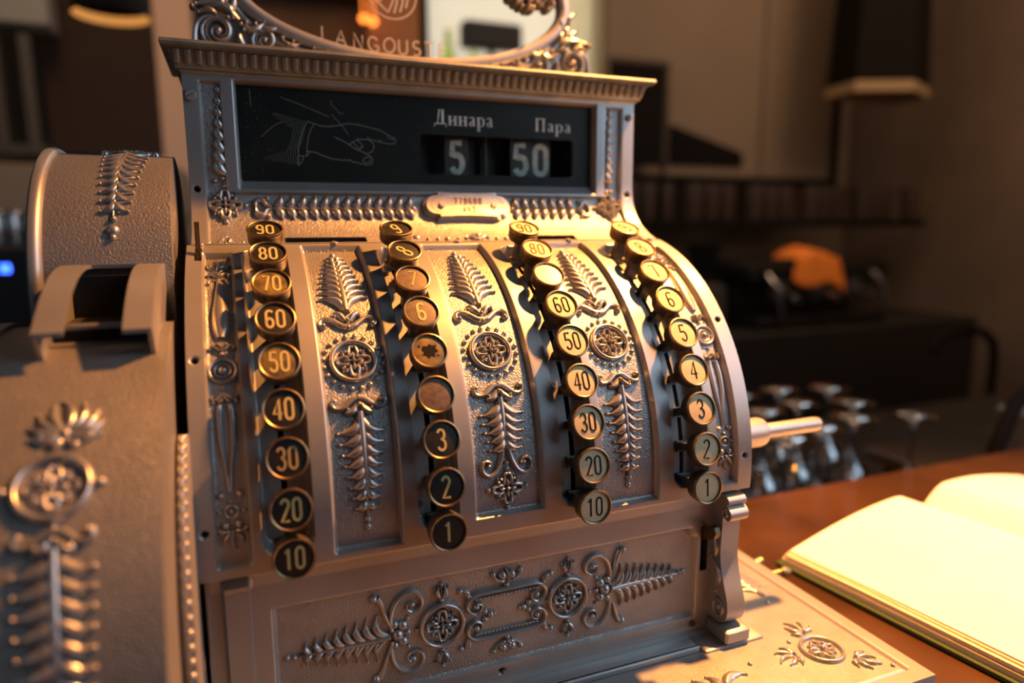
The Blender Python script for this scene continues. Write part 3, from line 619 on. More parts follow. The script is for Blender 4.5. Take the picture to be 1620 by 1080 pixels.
# --- cornice with dentils
m_ = MB(); cp = [(0.000, 1.050), (0.006, 1.056), (0.016, 1.058), (0.018, 1.061), (0.018, 1.064), (0.020, 1.066), (0.034, 1.096), (0.036, 1.100), (0.054, 1.101), (0.062, 1.105), (0.064, 1.111), (0.061, 1.119), (0.050, 1.121), (0.0, 1.123), (-0.1, 1.124)]
rings = [[(BL-0.001-o*0.66, 0.69-o, z), (BR+0.001+o*0.66, 0.69-o, z), (BR+0.001+o*0.66, 1.0+o*0.4, z), (BL-0.001-o*0.66, 1.0+o*0.4, z)] for o, z in cp]
m_.loft(rings, True, True); CO = m_.build('cornice', CORN, REG, ang=25); CO['label'] = 'olive grey moulded cornice with rounded dentils'
dm = MB(); n = 9; rg = []
for z, k in ((-0.0165, 0.30), (-0.0150, 0.72), (-0.0110, 0.95), (-0.004, 1.0), (0.010, 1.0), (0.0165, 1.0), (0.0170, 0.98)):
    rg.append([((0.0098*k)*math.cos(math.pi*i/(n-1))*S, (-0.0085*k*math.sin(math.pi*i/(n-1))**0.6-z*0.45)*S, z*S) for i in range(n)])
dm.loft(rg, False); dm.f.append(tuple(range(n))); dm.mi.append(0); dm.f.append(tuple(len(dm.v)-n+i for i in range(n))); dm.mi.append(0)
d0 = dm.build('dentil', CORN, CO, raw=True)
nd = 53; x0d, x1d = BL-0.008, BR+0.008
for i in range(nd):
    o = d0 if i == 0 else obj_of(d0.data, 'dentil', CO)
    o.location = W(x0d+(x1d-x0d)*i/(nd-1), 0.6635, 1.0815)-org(CO)

# --- topper: oval glazed sign with scroll work
TY = 0.96
tf = lambda u, v, h: (u, TY-h, v)
def ell(a, b, t_): return (0.505+a*math.cos(t_), 1.400+b*math.sin(t_))
n = 96; rg = []
for k in range(n):
    t_ = 2*math.pi*k/n; c, s2 = math.cos(t_), math.sin(t_); r = []
    for da, y in ((-0.006, 0.012), (0.0, -0.012), (0.008, -0.016), (0.022, -0.018), (0.036, -0.012), (0.042, 0.0), (0.042, 0.026), (0.0, 0.030)):
        p = ell(0.530+da, 0.200+da, t_); r.append((p[0], TY+y, p[1]))
    rg.append(r)
rg.append(rg[0]); m_ = MB(); m_.loft(rg, True); TP = m_.build('oval_sign_frame', SILVER, REG); TP['label'] = 'oval silver sign frame above the cornice'
m_ = MB(); pts = [ell(0.528, 0.198, 2*math.pi*k/48) for k in range(48)]
m_.loft([[(x, TY+0.008, z) for x, z in pts], [(x, TY+0.011, z) for x, z in pts]], True, True); m_.build('sign_glass', GLASS, TP)
def curve_base(x): return 1.415-0.205*math.sqrt(max(0, 1-((x-0.505)/0.46)**2))
gf = lambda u, v, h: (u, TY+0.0075-h, v)
m_ = MB(gf); txt = 'LANGOUSTE'; xs_ = [0.222, 0.266, 0.320, 0.366, 0.416, 0.464, 0.510, 0.552, 0.598]
for ch, x in zip(txt, xs_):
    b0 = 1.209+0.020*max(0, (0.46-x)/0.24)**1.6
    for st in GL[ch]: m_.ridge([(x+a*0.058, b0+b*0.044-0.20*a*0.058*(1 if x < 0.4 else -0.2)) for a, b in st], 0.0023, 0.0004, flat=True, base=-0.0002)
lt = m_.build('engraved_lettering', FROST, TP); lt['label'] = 'frosted engraved lettering reading LANGOUSTE'
m_ = MB(gf); ex, ez = 0.449, 1.388
m_.ridge([(ex+0.078*math.cos(2*math.pi*k/40), ez+0.073*math.sin(2*math.pi*k/40)) for k in range(40)], 0.0022, 0.0004, closed=True, flat=True, base=-0.0002)
for L in ([(-.05, -.01), (-.03, -.03), (-.012, -.045), (0, -.02), (.008, .01), (.0, .04)], [(0.004, -.046), (.012, -.02), (.014, .02)], [(.02, -.042), (.028, -.016), (.028, .02)], [(.036, -.03), (.042, -.006), (.040, .02)], [(-.035, -.02), (-.018, 0), (-.02, .03)], [(-.05, .0), (-.03, .02), (.0, .044), (.03, .034)]):
    m_.ridge([(ex+a*1.2, ez+b*1.2) for a, b in L], 0.003, 0.0004, flat=True, base=-0.0002)
m_.build('engraved_emblem', FROST, TP)
# scroll brackets either side, pierced castings with real thickness
for sd in (-1, 1):
    U = lambda d: 0.505+sd*d
    m_ = MB(tf); B = -0.018
    def Rg(pts, w, H): m_.ridge([(U(a), b) for a, b in pts], w, H, base=B)
    def Sp(u, v, r, a0, tr, w, H, s3):
        pts = []; nn = 26
        for i in range(nn):
            t_ = i/(nn-1); rr = r*(1-0.80*t_); a = a0+s3*tr*2*math.pi*t_; pts.append((U(u+rr*math.cos(a)), v+rr*math.sin(a)))
        m_.ridge(pts, [w*(1-0.35*i/(nn-1)) for i in range(nn)], H, base=B)
    def Bd(u, v, r, H): m_.bead(U(u), v, r, H, 9, B)
    # backing web: solid plate between ring and cornice
    web = [(0.640, 1.120), (0.640, 1.190), (0.632, 1.240), (0.610, 1.262), (0.590, 1.262), (0.560, 1.258), (0.53, 1.262), (0.50, 1.245), (0.46, 1.225), (0.40, 1.212), (0.32, 1.200), (0.22, 1.192), (0.22, 1.120)]
    n0 = len(m_.v); m_.add([(U(a), b, h) for h in (-0.016, -0.004) for a, b in web], [tuple(range(13)), tuple(range(13, 26))]+[(i, (i+1) % 13, 13+(i+1) % 13, 13+i) for i in range(13)])
    Sp(0.578, 1.226, 0.052, R(-100), 1.55, 0.0095, 0.014, 1); Sp(0.578, 1.226, 0.041, R(-80), 1.2, 0.0035, 0.020, 1); Bd(0.578, 1.226, 0.013, 0.026)
    Sp(0.450, 1.212, 0.038, R(-60), 1.45, 0.0080, 0.013, 1); Sp(0.450, 1.212, 0.029, R(-60), 1.1, 0.0028, 0.018, 1); Bd(0.450, 1.212, 0.010, 0.022)
    for (u, v, a, L, w, H, c) in ((0.520, 1.262, 20, 0.120, 0.013, 0.024, 0.5), (0.535, 1.262, 50, 0.070, 0.013, 0.024, 0.6), (0.50, 1.240, 160, 0.055, 0.012, 0.022, 0.5), (0.540, 1.280, 90, 0.055, 0.013, 0.022, 0.5), (0.56, 1.285, 60, 0.06, 0.012, 0.022, 0.5), (0.580, 1.272, 5, 0.050, 0.012, 0.026, 0.6), (0.555, 1.300, 80, 0.055, 0.012, 0.02, 0.5), (0.46, 1.250, 175, 0.06, 0.011, 0.02, 0.5), (0.40, 1.216, 190, 0.05, 0.009, 0.02, 0.5), (0.375, 1.205, 200, 0.05, 0.008, 0.016, 0.5), (0.34, 1.198, 190, 0.05, 0.007, 0.014, 0.4), (0.30, 1.192, 190, 0.05, 0.006, 0.012, 0.4), (0.52, 1.226, 250, 0.05, 0.010, 0.02, 0.4), (0.51, 1.25, 200, 0.05, 0.010, 0.02, 0.4), (0.545, 1.33, 95, 0.06, 0.012, 0.02, 0.5), (0.56, 1.35, 60, 0.05, 0.012, 0.02, 0.5)):
        aa = R(a); pts = []
        for i in range(8):
            t_ = i/7; x = L*t_; y = c*L*0.30*math.sin(t_*math.pi*1.15); pts.append((U(u+x*math.cos(aa)-y*math.sin(aa)), v+x*math.sin(aa)+y*math.cos(aa)))
        m_.ridge(pts, [w*(0.35+0.65*math.sin(math.pi*min(1, i/7*0.86+0.1))) for i in range(8)], [H*(0.5+0.5*math.sin(math.pi*min(1, i/7+0.1))) for i in range(8)], base=B); m_.bead(pts[-1][0], pts[-1][1], w*0.5, H*0.8, 7, B)
    for (u, v, r) in ((0.515, 1.250, 0.008), (0.508, 1.235, 0.007), (0.500, 1.258, 0.008), (0.645, 1.288, 0.009), (0.400, 1.222, 0.008), (0.385, 1.205, 0.008), (0.37, 1.215, 0.006), (0.535, 1.272, 0.009), (0.550, 1.265, 0.008), (0.31, 1.200, 0.006), (0.27, 1.194, 0.006), (0.475, 1.255, 0.008), (0.43, 1.24, 0.007)): Bd(u, v, r, 0.022)
    Rg([(0.640, 1.140), (0.643, 1.195), (0.636, 1.240), (0.615, 1.262), (0.59, 1.268)], [.009, .009, .009, .008, .006], 0.014)
    Rg([(0.30, 1.190), (0.38, 1.200), (0.44, 1.222), (0.50, 1.262), (0.53, 1.300), (0.55, 1.35)], [.006, .008, .009, .011, .012, .010], 0.010)
    o = m_.build('scroll_bracket', RELIEF, REG); 
m_ = MB(lambda u, v, h: (u, TY-0.012-h, v))
random.seed(3)
for i in range(60):
    a = random.uniform(0, 6.28); r = 0.095*math.sqrt(random.random()); m_.bead(0.920+r*math.cos(a), 1.442+r*0.65*math.sin(a), random.uniform(0.010, 0.018), random.uniform(0.03, 0.05), 8, -0.02)
m_.build('acanthus_boss', RELIEF, TP)

# --- keys: stem, head, face, numeral
key_yz = [(0, 0), (0.0098, 0.0984), (0.0392, 0.1962), (0.0752, 0.2890), (0.1256, 0.3785), (0.1883, 0.4607), (0.2653, 0.5315), (0.3403, 0.5955), (0.4290, 0.6500)]
kc = (0.789, -0.057); KR = 0.792
g = MB(); L_ = 0.104
g.loft([[(x*k*S, y*k*S, z*S) for x, y in ((-.0165, -.010), (.0165, -.010), (.0165, .010), (-.0165, .010))] for z, k in ((-L_-0.02, 1.0), (-L_+0.004, 1.0), (-0.06, 1.0), (-0.026, 0.95))], True, True)
g.loft([[(x*S, y*S, z*S) for x, y in ((-.021, -.014), (.021, -.014), (.021, .014), (-.021, .014))] for z in (-L_-0.016, -L_+0.006)], True, True)
k0 = g.build('key', STEEL, REG, raw=True, ang=30); k0_me = k0.data; bpy.data.objects.remove(k0)
g = MB(); rr = 0.0434; g.lathe([(0.010, -0.036), (0.0385, -0.0345), (0.0405, -0.030), (0.0412, -0.008), (rr-0.0006, -0.004), (rr, -0.0005), (rr-0.001, 0.0022), (rr-0.0035, 0.003), (rr-0.0055, 0.0018), (rr-0.006, -0.004), (0.0, -0.004)], n=40)
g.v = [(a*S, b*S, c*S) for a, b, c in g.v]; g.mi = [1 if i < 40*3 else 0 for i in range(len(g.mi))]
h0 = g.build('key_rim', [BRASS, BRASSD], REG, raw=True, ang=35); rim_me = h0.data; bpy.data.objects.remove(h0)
def face_mesh(M):
    g = MB(); g.lathe([(0.0372, -0.0042), (0.0372, -0.0022), (0.034, -0.0018), (0.0, -0.0014)], n=36); g.v = [(a*S, b*S, c*S) for a, b, c in g.v]
    o = g.build('key_face', M, REG, raw=True); me = o.data; bpy.data.objects.remove(o); return me
faces = {k: face_mesh(v) for k, v in dict(b=KBLACK, br=KBROWN, g=KGOLD, c=KCREAM, w=KWORN).items()}
numc = {}
def num_mesh(txt, ink, worn=0):
    key = (txt, ink.name)
    if key in numc: return numc[key]
    g = MB(); n = len(txt)
    hgt = 0.043 if n == 2 else 0.045; wd = 0.034 if n == 2 else 0.038; word(g, txt, 0, 0, hgt, wd, 0.0050, 0.0018 if 'black' in ink.name or 'brown' in ink.name else 0.0026, 0.0005)
    g.v = [(a*S, b*S, (c-0.0011)*S) for a, b, c in g.v]; o = g.build('key_numeral', ink, REG, raw=True, smooth=False); me = o.data; bpy.data.objects.remove(o); numc[key] = me; return me
spec = []
for c in range(4):
    for k in range(9):
        val = (k+1)*(10 if c in (0, 2) else 1); fk = 'b' if c < 2 else 'c'; ink = INKG if c < 2 else INKK; rz = 0.0
        if c == 0 and k in (6, 4): fk = 'g'
        if c == 0 and k == 2: ink = INKF
        if c == 1:
            if k == 6: fk, ink, rz = 'br', INKF, -0.12
            if k == 5: fk = 'br'
            if k == 4: fk, ink = 'g', INKK
            if k == 3: fk, ink = 'br', None
            if k == 7: rz = 0.75
            if k == 8: rz = 0.25
        if c == 2:
            if k == 6: fk, ink = 'w', None
            if k == 7: ink = INKB; rz = -0.15
            if k == 8: rz = -0.15
        if c == 3:
            if k == 8: rz = 0.55
            if k == 7: rz = 0.35
            if k == 6: rz = 0.30
            if k == 1: rz = -0.12
        spec.append((c, k, val, fk, ink, rz))
for c, k, val, fk, ink, rz in spec:
    y, z = key_yz[k]; dy, dz = kc[0]-y, z-kc[1]; l = math.hypot(dy, dz); phi = math.atan2(dz, dy)
    loc = W(KX[c], y, z)-org(REG); rx = math.pi/2-phi
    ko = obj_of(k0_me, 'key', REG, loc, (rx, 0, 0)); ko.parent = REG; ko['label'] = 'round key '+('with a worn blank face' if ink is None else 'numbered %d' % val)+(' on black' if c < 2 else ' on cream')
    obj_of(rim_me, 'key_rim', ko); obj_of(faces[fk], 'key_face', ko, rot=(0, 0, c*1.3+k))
    if c == 1 and k == 4:   # rubbed away numeral: dark blot left on yellowed face
        g = MB(); bl = [(-.017, .004), (-.013, .013), (-.004, .011), (.001, .017), (.009, .012), (.019, .014), (.015, .005), (.021, -.002), (.012, -.006), (.011, -.016), (.003, -.012), (-.002, -.019), (-.009, -.011), (-.018, -.010), (-.012, -.003)]
        g.add([(x, y, 0.0004) for x, y in bl]+[(0.001, 0.0, 0.0005)], [(i_, (i_+1) % 15, 15) for i_ in range(15)])
        for x, y, d_ in ((-.022, .012, .003), (.019, -.012, .0025)): g.bead(x, y, d_, .0004, 7, -.0003)
        g.v = [(a*S, b*S, (cc-0.0012)*S) for a, b, cc in g.v]; o = g.build('key_numeral', INKK, REG, raw=True, smooth=False); o.parent = ko; continue
    if ink is not None: obj_of(num_mesh(str(val), ink), 'key_numeral', ko, rot=(0, 0, rz))

# --- lower front with recessed panel
xs = np.linspace(XL+0.005, XR-0.005, 400); 
lp = np.array([(0.098, -0.050), (0.106, -0.075), (0.110, -0.100), (0.110, -0.452), (0.108, -0.462), (0.094, -0.468), (0.094, -0.478)])
q2 = [lp[0]]
for a, b in zip(lp[:-1], lp[1:]):
    n = max(1, int(round(np.hypot(*(b-a))/0.0035))); q2 += [a+(b-a)*i/n for i in range(1, n+1)]
q2 = np.array(q2); t2 = np.gradient(q2, axis=0); t2 /= np.hypot(t2[:, 0], t2[:, 1])[:, None]
for _ in range(4): t2[1:-1] = (t2[:-2]+2*t2[1:-1]+t2[2:])/4
t2 /= np.hypot(t2[:, 0], t2[:, 1])[:, None]
X, ZI = np.meshgrid(xs, np.arange(len(q2)), indexing='ij'); Zv = q2[ZI, 1]
P = np.stack([X, q2[ZI, 0], Zv], -1); Nn = np.stack([0*X, t2[ZI, 1], -t2[ZI, 0]], -1)
Xc = (X[1:, 1:]+X[:-1, :-1])/2; Zc = (Zv[1:, 1:]+Zv[:-1, :-1])/2; mi = np.zeros(Xc.shape, int)
def pan(X, Z):   # panel with a stepped corner at top right
    return np.maximum(sdr(X, Z, -0.048, 1.058, -0.425, -0.158), -sdr(X, Z, 1.040, 1.10, -0.185, -0.10, 0.006))
D = 0.013*step(pan(X, Zv), 0.008); mi[pan(Xc, Zc) < -0.006] = 1
D = np.maximum(D, 0.05*step(sdr(X, Zv, 1.070, 1.092, -0.290, -0.165), 0.003)); mi[sdr(Xc, Zc, 1.070, 1.092, -0.290, -0.165) < 0] = 3
D = np.maximum(D, 0.02*step(np.hypot(X-0.482, Zv+0.443)-0.009, 0.004)); mi[np.hypot(Xc-0.482, Zc+0.443) < 0.0065] = 3
D = D-0.013*step(sdr(X, Zv, -0.142, -0.086, -0.9, -0.076), 0.004)-0.004*step(sdr(X, Zv, -0.144, -0.084, -0.100, -0.076), 0.004)-0.003*step(sdr(X, Zv, -0.144, -0.084, -0.086, -0.078), 0.004)
LF = sheet('lower_front', P, Nn, D, mi, [SILVER, GRAIN, SLOTF, BLACK], REG)
slot_screw(LF, (1.050, 0.108, -0.444), (0, -1, 0), 0.9, 0.7, BRASSD)
lf = lambda u, v, h: (u, 0.123-h, v)
zc = -0.288
for uc in (0.333, 0.667):
    m_ = MB(lf); ring(m_, uc, zc, 0.052, 0.0062, 0.014, 40); m_.build('medallion_ring', RELIEF, LF)
    m_ = MB(lf); rosette(m_, uc, zc, 0.041, 0.012); m_.build('medallion_rosette', RELIEF, LF)
    for sg in (1, -1):
        m_ = MB(lf); tulip(m_, uc, zc+sg*0.064, sg, 0.050, 0.010); m_.build('tulip_relief', RELIEF, LF)
for sd in (-1, 1):
    U0 = 0.50+sd*0.280
    # palm lying outward
    m_ = MB(lambda u, v, h: lf(0.5+sd*v, zc+u*sd*0+u, h)); frond(m_, 0.0, 0.292, 0.500, 8, 0.055, 0.024, 0.0095, 0.0125, a=48, stem=0.0105, first=0.03); m_.bead(0, 0.521, 0.0075, 0.008); m_.build('palm_frond', RELIEF, LF)
    m_ = MB(lf)
    for sg in (-1, 1):
        pts = [(0.288, 0.012), (0.290, 0.045), (0.280, 0.078), (0.258, 0.098), (0.232, 0.098), (0.216, 0.080), (0.218, 0.060), (0.234, 0.050), (0.250, 0.058), (0.250, 0.070), (0.240, 0.073)]
        m_.ridge([(0.5+sd*a, zc+sg*b) for a, b in pts], [.006, .0065, .0065, .0065, .0062, .006, .0055, .005, .004, .0035, .003], 0.010); m_.bead(0.5+sd*0.239, zc+sg*0.069, 0.008, 0.013)
        m_.ridge([(0.5+sd*a, zc+sg*b) for a, b in ((0.290, 0.02), (0.303, 0.055), (0.312, 0.085), (0.320, 0.100))], [.004, .006, .008, .009], 0.010); m_.bead(0.5+sd*0.328, zc+sg*0.100, 0.0105, 0.014)
        m_.bead(0.5+sd*0.250, zc+sg*0.036, 0.0055, 0.008)
        m_.bead(0.5+sd*0.262, zc+sg*0.020, 0.0135, 0.014); m_.bead(0.5+sd*0.282, zc+sg*0.026, 0.011, 0.013)
    m_.bead(0.5+sd*0.275, zc, 0.016, 0.018); m_.bead(0.5+sd*0.250, zc, 0.008, 0.010); m_.bead(0.5+sd*0.229, zc, 0.0065, 0.009)
    m_.build('volute_knot', RELIEF, LF)
# centre cartouche
m_ = MB(lf)
for sg in (-1, 1):
    pts = [(0.083, 0.012), (0.094, 0.026), (0.086, 0.042), (0.070, 0.043), (0.064, 0.030), (0.074, 0.022)]
    for sd in (-1, 1):
        m_.ridge([(0.5+sd*a, zc+sg*b) for a, b in [(0.0, 0.060), (0.07, 0.060), (0.094, 0.052), (0.104, 0.036), (0.098, 0.018), (0.082, 0.010), (0.068, 0.018), (0.068, 0.032), (0.080, 0.036)]], [.0062]*5+[.0055, .005, .0045, .003], 0.012)
        m_.bead(0.5+sd*0.080, zc+sg*0.028, 0.0088, 0.015); m_.bead(0.5+sd*0.058, zc+sg*0.010, 0.008, 0.011)
        leaf(m_, 0.5+sd*0.100, zc+sg*0.052, (math.pi/2)*sg-sg*sd*R(20), 0.030, 0.007, 0.011, 0.4, True, sd*sg); m_.bead(0.5+sd*0.120, zc+sg*0.075, 0.008, 0.010)
    m_.ridge([(0.5-0.085, zc+sg*0.046), (0.5+0.085, zc+sg*0.046)], 0.0035, 0.006)
    for i in range(17): m_.bead(0.42+0.010*i, zc+sg*0.046, 0.0040, 0.0095, 6)
for sd in (-1, 1): m_.bead(0.5+sd*0.044, zc, 0.0095, 0.013); m_.bead(0.5+sd*0.112, zc, 0.007, 0.009); m_.bead(0.5+sd*0.033, zc, 0.005, 0.009)
m_.build('cartouche', RELIEF, LF)
for sg in (-1, 1):
    m_ = MB(lf); b = zc+sg*0.070; m_.bead(0.5, b, 0.008, 0.010); palmette(m_, 0.5, b+sg*0.008, sg*math.pi/2, 0.036, 0.010, 5, 130)
    for sd in (-1, 1): m_.bead(0.5+sd*0.012, b+sg*0.026, 0.0125, 0.015); m_.bead(0.5+sd*0.036, b+sg*0.032, 0.008, 0.011); m_.ridge([(0.5+sd*.01, b+sg*.01), (0.5+sd*.028, b+sg*.018), (0.5+sd*.036, b+sg*.030)], .005, .009)
    m_.build('shell_relief', RELIEF, LF)

# --- lever in the slot, right console bracket, crank shaft, small side lever
m_ = MB(); pr = [(0.150, -0.215), (0.060, -0.178), (0.052, -0.160), (0.060, -0.146), (0.080, -0.148), (0.150, -0.185)]
m_.prism(pr, 1.073, 1.089); lv = m_.build('release_lever', BRASSD, REG, ang=30); lv['label'] = 'short brass lever in the slot at lower right'
bp_ = [(0.112, -0.062), (0.060, -0.062), (0.050, -0.068), (0.046, -0.078), (0.052, -0.086), (0.060, -0.088), (0.046, -0.094), (0.036, -0.104), (0.036, -0.118), (0.044, -0.128), (0.056, -0.130), (0.066, -0.124), (0.070, -0.132), (0.070, -0.150), (0.072, -0.190), (0.074, -0.230), (0.068, -0.270), (0.056, -0.305), (0.042, -0.340), (0.034, -0.370), (0.034, -0.395), (0.044, -0.418), (0.062, -0.430), (0.112, -0.432)]
def smooth_poly(p, it=1):
    for _ in range(it):
        o = []
        for i in range(len(p)-1):
            a, b = p[i], p[i+1]; o += [(a[0]*.75+b[0]*.25, a[1]*.75+b[1]*.25), (a[0]*.25+b[0]*.75, a[1]*.25+b[1]*.75)]
        p = [p[0]]+o+[p[-1]]
    return p
m_ = MB(); m_.prism(smooth_poly(bp_, 1), 1.108, 1.166); BK = m_.build('console_bracket', SILVER, REG, ang=35); BK['label'] = 'scrolled silver console at the right of the lower front'
m_ = MB(); m_.box(1.098, 1.180, 0.020, 0.110, -0.474, -0.434, 0.006); m_.build('console_foot', SILVER, BK)
m_ = MB(lambda u, v, h: (1.108-h, u, v)); ring(m_, 0.072, -0.385, 0.020, 0.004, 0.006, 24, 0.024); m_.bead(0.072, -0.385, 0.010, 0.006); ring(m_, 0.060, -0.108, 0.010, 0.003, 0.005, 20); leaf(m_, 0.090, -0.335, R(95), 0.085, 0.011, 0.008, 0.5); leaf(m_, 0.095, -0.245, R(80), 0.075, 0.009, 0.008, 0.5); m_.bead(0.088, -0.345, 0.007, 0.006)
m_.build('console_side_relief', RELIEF, BK)
m_ = MB(); m_.lathe([(0.0, 0.0), (0.044, 0.0), (0.044, 0.150), (0.040, 0.163), (0.026, 0.167), (0.0225, 0.170), (0.0225, 0.365), (0.020, 0.382), (0.012, 0.386), (0.0, 0.386)], (1.176, 0.20, 0.052), 'x', 28)
cs = m_.build('crank_shaft', SILVER, REG, ang=30); cs['label'] = 'polished round crank shaft jutting from the right side'
m_ = MB(); m_.loft([[(x, y+dy, z) for x, y in ((-0.158, 0), (-0.147, 0), (-0.147, 0.014), (-0.158, 0.014))] for z, dy in ((0.55, 0.445), (0.60, 0.462), (0.655, 0.478), (0.668, 0.484))], True, True); m_.build('side_lever', BRASSD, REG, ang=30)

# --- base deck
xs = np.linspace(-0.20, 1.52, 344); ys = np.linspace(-0.271, 1.0, 255); X, Yy = np.meshgrid(xs, ys, indexing='ij')
P = np.stack([X, Yy, 0*X-0.480], -1); Nn = np.stack([0*X, 0*X, 0*X+1], -1)
def groove(X, Y): return np.abs(sdr(X, Y, -0.3, 1.476, -0.226, 2.0))
D = 0.010*step(groove(X, Yy)-0.005, 0.006)+0.004*step(sdr(X, Yy, -0.3, 1.476, -0.226, 2), 0.004)
Xc = (X[1:, 1:]+X[:-1, :-1])/2; Yc = (Yy[1:, 1:]+Yy[:-1, :-1])/2; mi = (sdr(Xc, Yc, -0.3, 1.47, -0.22, 2) < 0).astype(int)
DK = sheet('base_deck', P, Nn, D, mi, [SILVER, GRAINF], REG, back=0.078); DK['label'] = 'flat silver base plate with raised rim and oval medallion'
m_ = MB(); m_.box(-0.165, 1.030, 0.046, 0.12, -0.486, -0.470, 0.004); m_.box(-0.165, 1.030, 0.040, 0.052, -0.486, -0.467, 0.004); m_.build('front_flange', SILVER, REG)
m_ = MB(); m_.box(1.035, 1.232, 0.026, 0.40, -0.486, -0.4755, 0.003); m_.build('foot_plate', SILVER, REG)
df = lambda u, v, h: (u, v, -0.484+h)
m_ = MB(df); ring(m_, 1.335, -0.080, 0.054, 0.006, 0.011, 40); m_.build('medallion_ring', RELIEF, DK)
m_ = MB(df); rosette(m_, 1.335, -0.080, 0.040, 0.010); m_.build('medallion_rosette', RELIEF, DK)
for (u, v, a) in ((1.352, 0.000, 100), (1.250, -0.070, 185), (1.392, -0.140, -55)):
    m_ = MB(df); palmette(m_, u, v, R(a), 0.060, 0.009, 5, 160)
    for k in (-1, 1): m_.bead(u+0.024*math.cos(R(a+90*k)), v+0.024*math.sin(R(a+90*k)), 0.008, 0.010)
    m_.build('palmette_relief', RELIEF, DK)
m_ = MB(df)
for u, v in ((1.455, -0.200), (1.430, -0.180), (1.280, -0.018), (1.115, -0.055)): m_.bead(u, v, 0.007, 0.008)
m_.build('bead_relief', RELIEF, DK)
m_ = MB(df)
for (u, v) in ((0.80, -0.075), (0.845, -0.083), (0.89, -0.090), (0.935, -0.092), (0.975, -0.092)):
    leaf(m_, u, v-0.025, R(80), 0.058, 0.013, 0.010, 0.4, True, -1)
leaf(m_, 1.005, -0.098, R(25), 0.070, 0.012, 0.010, 0.5); m_.ridge([(0.74, -0.10), (0.9, -0.115), (1.01, -0.105)], 0.006, 0.007); spiral(m_, 0.735, -0.045, 0.035, 0, 1.5, 0.006, 0.010); m_.build('palm_frond', RELIEF, DK)
m_ = MB(df); frond(m_, 1.385, 0.20, 0.44, 7, 0.05, 0.02, 0.009, 0.009, a=45, stem=0.009); m_.bead(1.37, 0.165, 0.008, 0.009); m_.build('palm_frond', RELIEF, DK)
m_ = MB(); m_.tube([(1.525, 0.335, -0.505), (1.575, 0.325, -0.500)], [0.012, 0.012]); m_.lathe([(0.0, -0.02), (0.017, -0.014), (0.020, 0), (0.017, 0.014), (0, 0.02)], (1.585, 0.323, -0.500), 'x', 14); m_.tube([(1.515, 0.40, -0.500), (1.552, 0.40, -0.492)], [0.015, 0.018]); kn = m_.build('drawer_latch_knob', BRASS, REG); kn['label'] = 'two small bright knobs on the right edge of the base'

# --- printer at the left: upper drum, hood, lower cover
DY, DZ, DR = 0.735, 0.495, 0.345
def drum(u, v, h): a = v/DR; return (u, DY-(DR+h)*math.cos(a), DZ+(DR+h)*math.sin(a))
m_ = MB(); rings = []
for x, r in ((-0.205, DR), (-0.465, DR), ):
    rings.append([(x, DY-r*math.cos(2*math.pi*k/96), DZ+r*math.sin(2*math.pi*k/96)) for k in range(96)])
m_.loft(rings, True, True); PD = m_.build('printer_drum', DRUM, REG); PD['label'] = 'grained silver drum of the ticket printer'
m_ = MB(); m_.lathe([(0.0, 0.0), (DR+0.004, 0.0), (DR+0.013, 0.006), (DR+0.015, 0.016), (DR+0.010, 0.026), (DR, 0.030), (0.0, 0.030)], (-0.487, DY, DZ), 'x', 96); m_.build('drum_rim', SILVER, PD)
m_ = MB(drum); frond(m_, -0.305, DR*R(80), DR*R(32), 9, 0.060, 0.034, 0.0110, 0.010, a=28, stem=0.010, first=0.02, du=-0.015); m_.bead(-0.322, DR*R(26.5), 0.014, 0.009); m_.bead(-0.322, DR*R(23.5), 0.008, 0.008); m_.build('palm_frond', RELIEF, PD)
m_ = MB(drum); crest(m_, -0.303, DR*R(84), 0.070, 1, 0.009); crest(m_, -0.303, DR*R(89), 0.05, -1, 0.009); m_.build('scroll_crest', RELIEF, PD)
# lower cover, a long curve sweeping toward the viewer
CY, CZ, CR = 0.28, -0.165, 0.618
def cov(u, v, h): a = v/CR; return (u, CY-(CR+h)*math.cos(a), CZ+(CR+h)*math.sin(a))
XC0, XC1 = -0.500, -0.203
m_ = MB(); rings = []
ang = [R(a) for a in range(-35, 101, 2)]
outline = [(CY-CR*math.cos(a), CZ+CR*math.sin(a)) for a in ang]+[(0.50, 0.40), (0.75, 0.20), (0.95, 0.10), (0.95, -0.555), (CY-CR*math.cos(ang[0]), -0.555)]
m_.prism(outline, XC0, XC1); PC = m_.build('printer_cover', DRUM, REG, ang=25); PC['label'] = 'large curved silver cover in the left foreground'
m_ = MB(); rp = [(CY-(CR+0.010)*math.cos(a), CZ+(CR+0.010)*math.sin(a)) for a in ang]+[(CY-(CR-0.03)*math.cos(a), CZ+(CR-0.03)*math.sin(a)) for a in ang[::-1]]
m_.prism(rp, XC0-0.022, XC0+0.002); m_.build('cover_rim', SILVER, PC)
m_ = MB(cov); va = lambda z_: CR*z_
ring(m_, -0.353, CR*R(43.5), 0.050, 0.0065, 0.011, 44); m_.bead(-0.418, CR*R(43.5), 0.008, 0.009); m_.bead(-0.288, CR*R(43.5), 0.008, 0.009); m_.build('medallion_ring', RELIEF, PC)
m_ = MB(cov); rosette(m_, -0.353, CR*R(43.5), 0.038, 0.006); m_.build('medallion_rosette', RELIEF, PC)
m_ = MB(cov); palmette(m_, -0.342, CR*R(52.2), math.pi/2, 0.072, 0.008, 9, 210); crest(m_, -0.342, CR*R(51.5), 0.042, -1, 0.006); m_.build('palmette_relief', RELIEF, PC)
m_ = MB(cov); crest(m_, -0.346, CR*R(36.2), 0.056, -1, 0.009); m_.bead(-0.348, CR*R(38.3), 0.006, 0.008); m_.build('scroll_crest', RELIEF, PC)
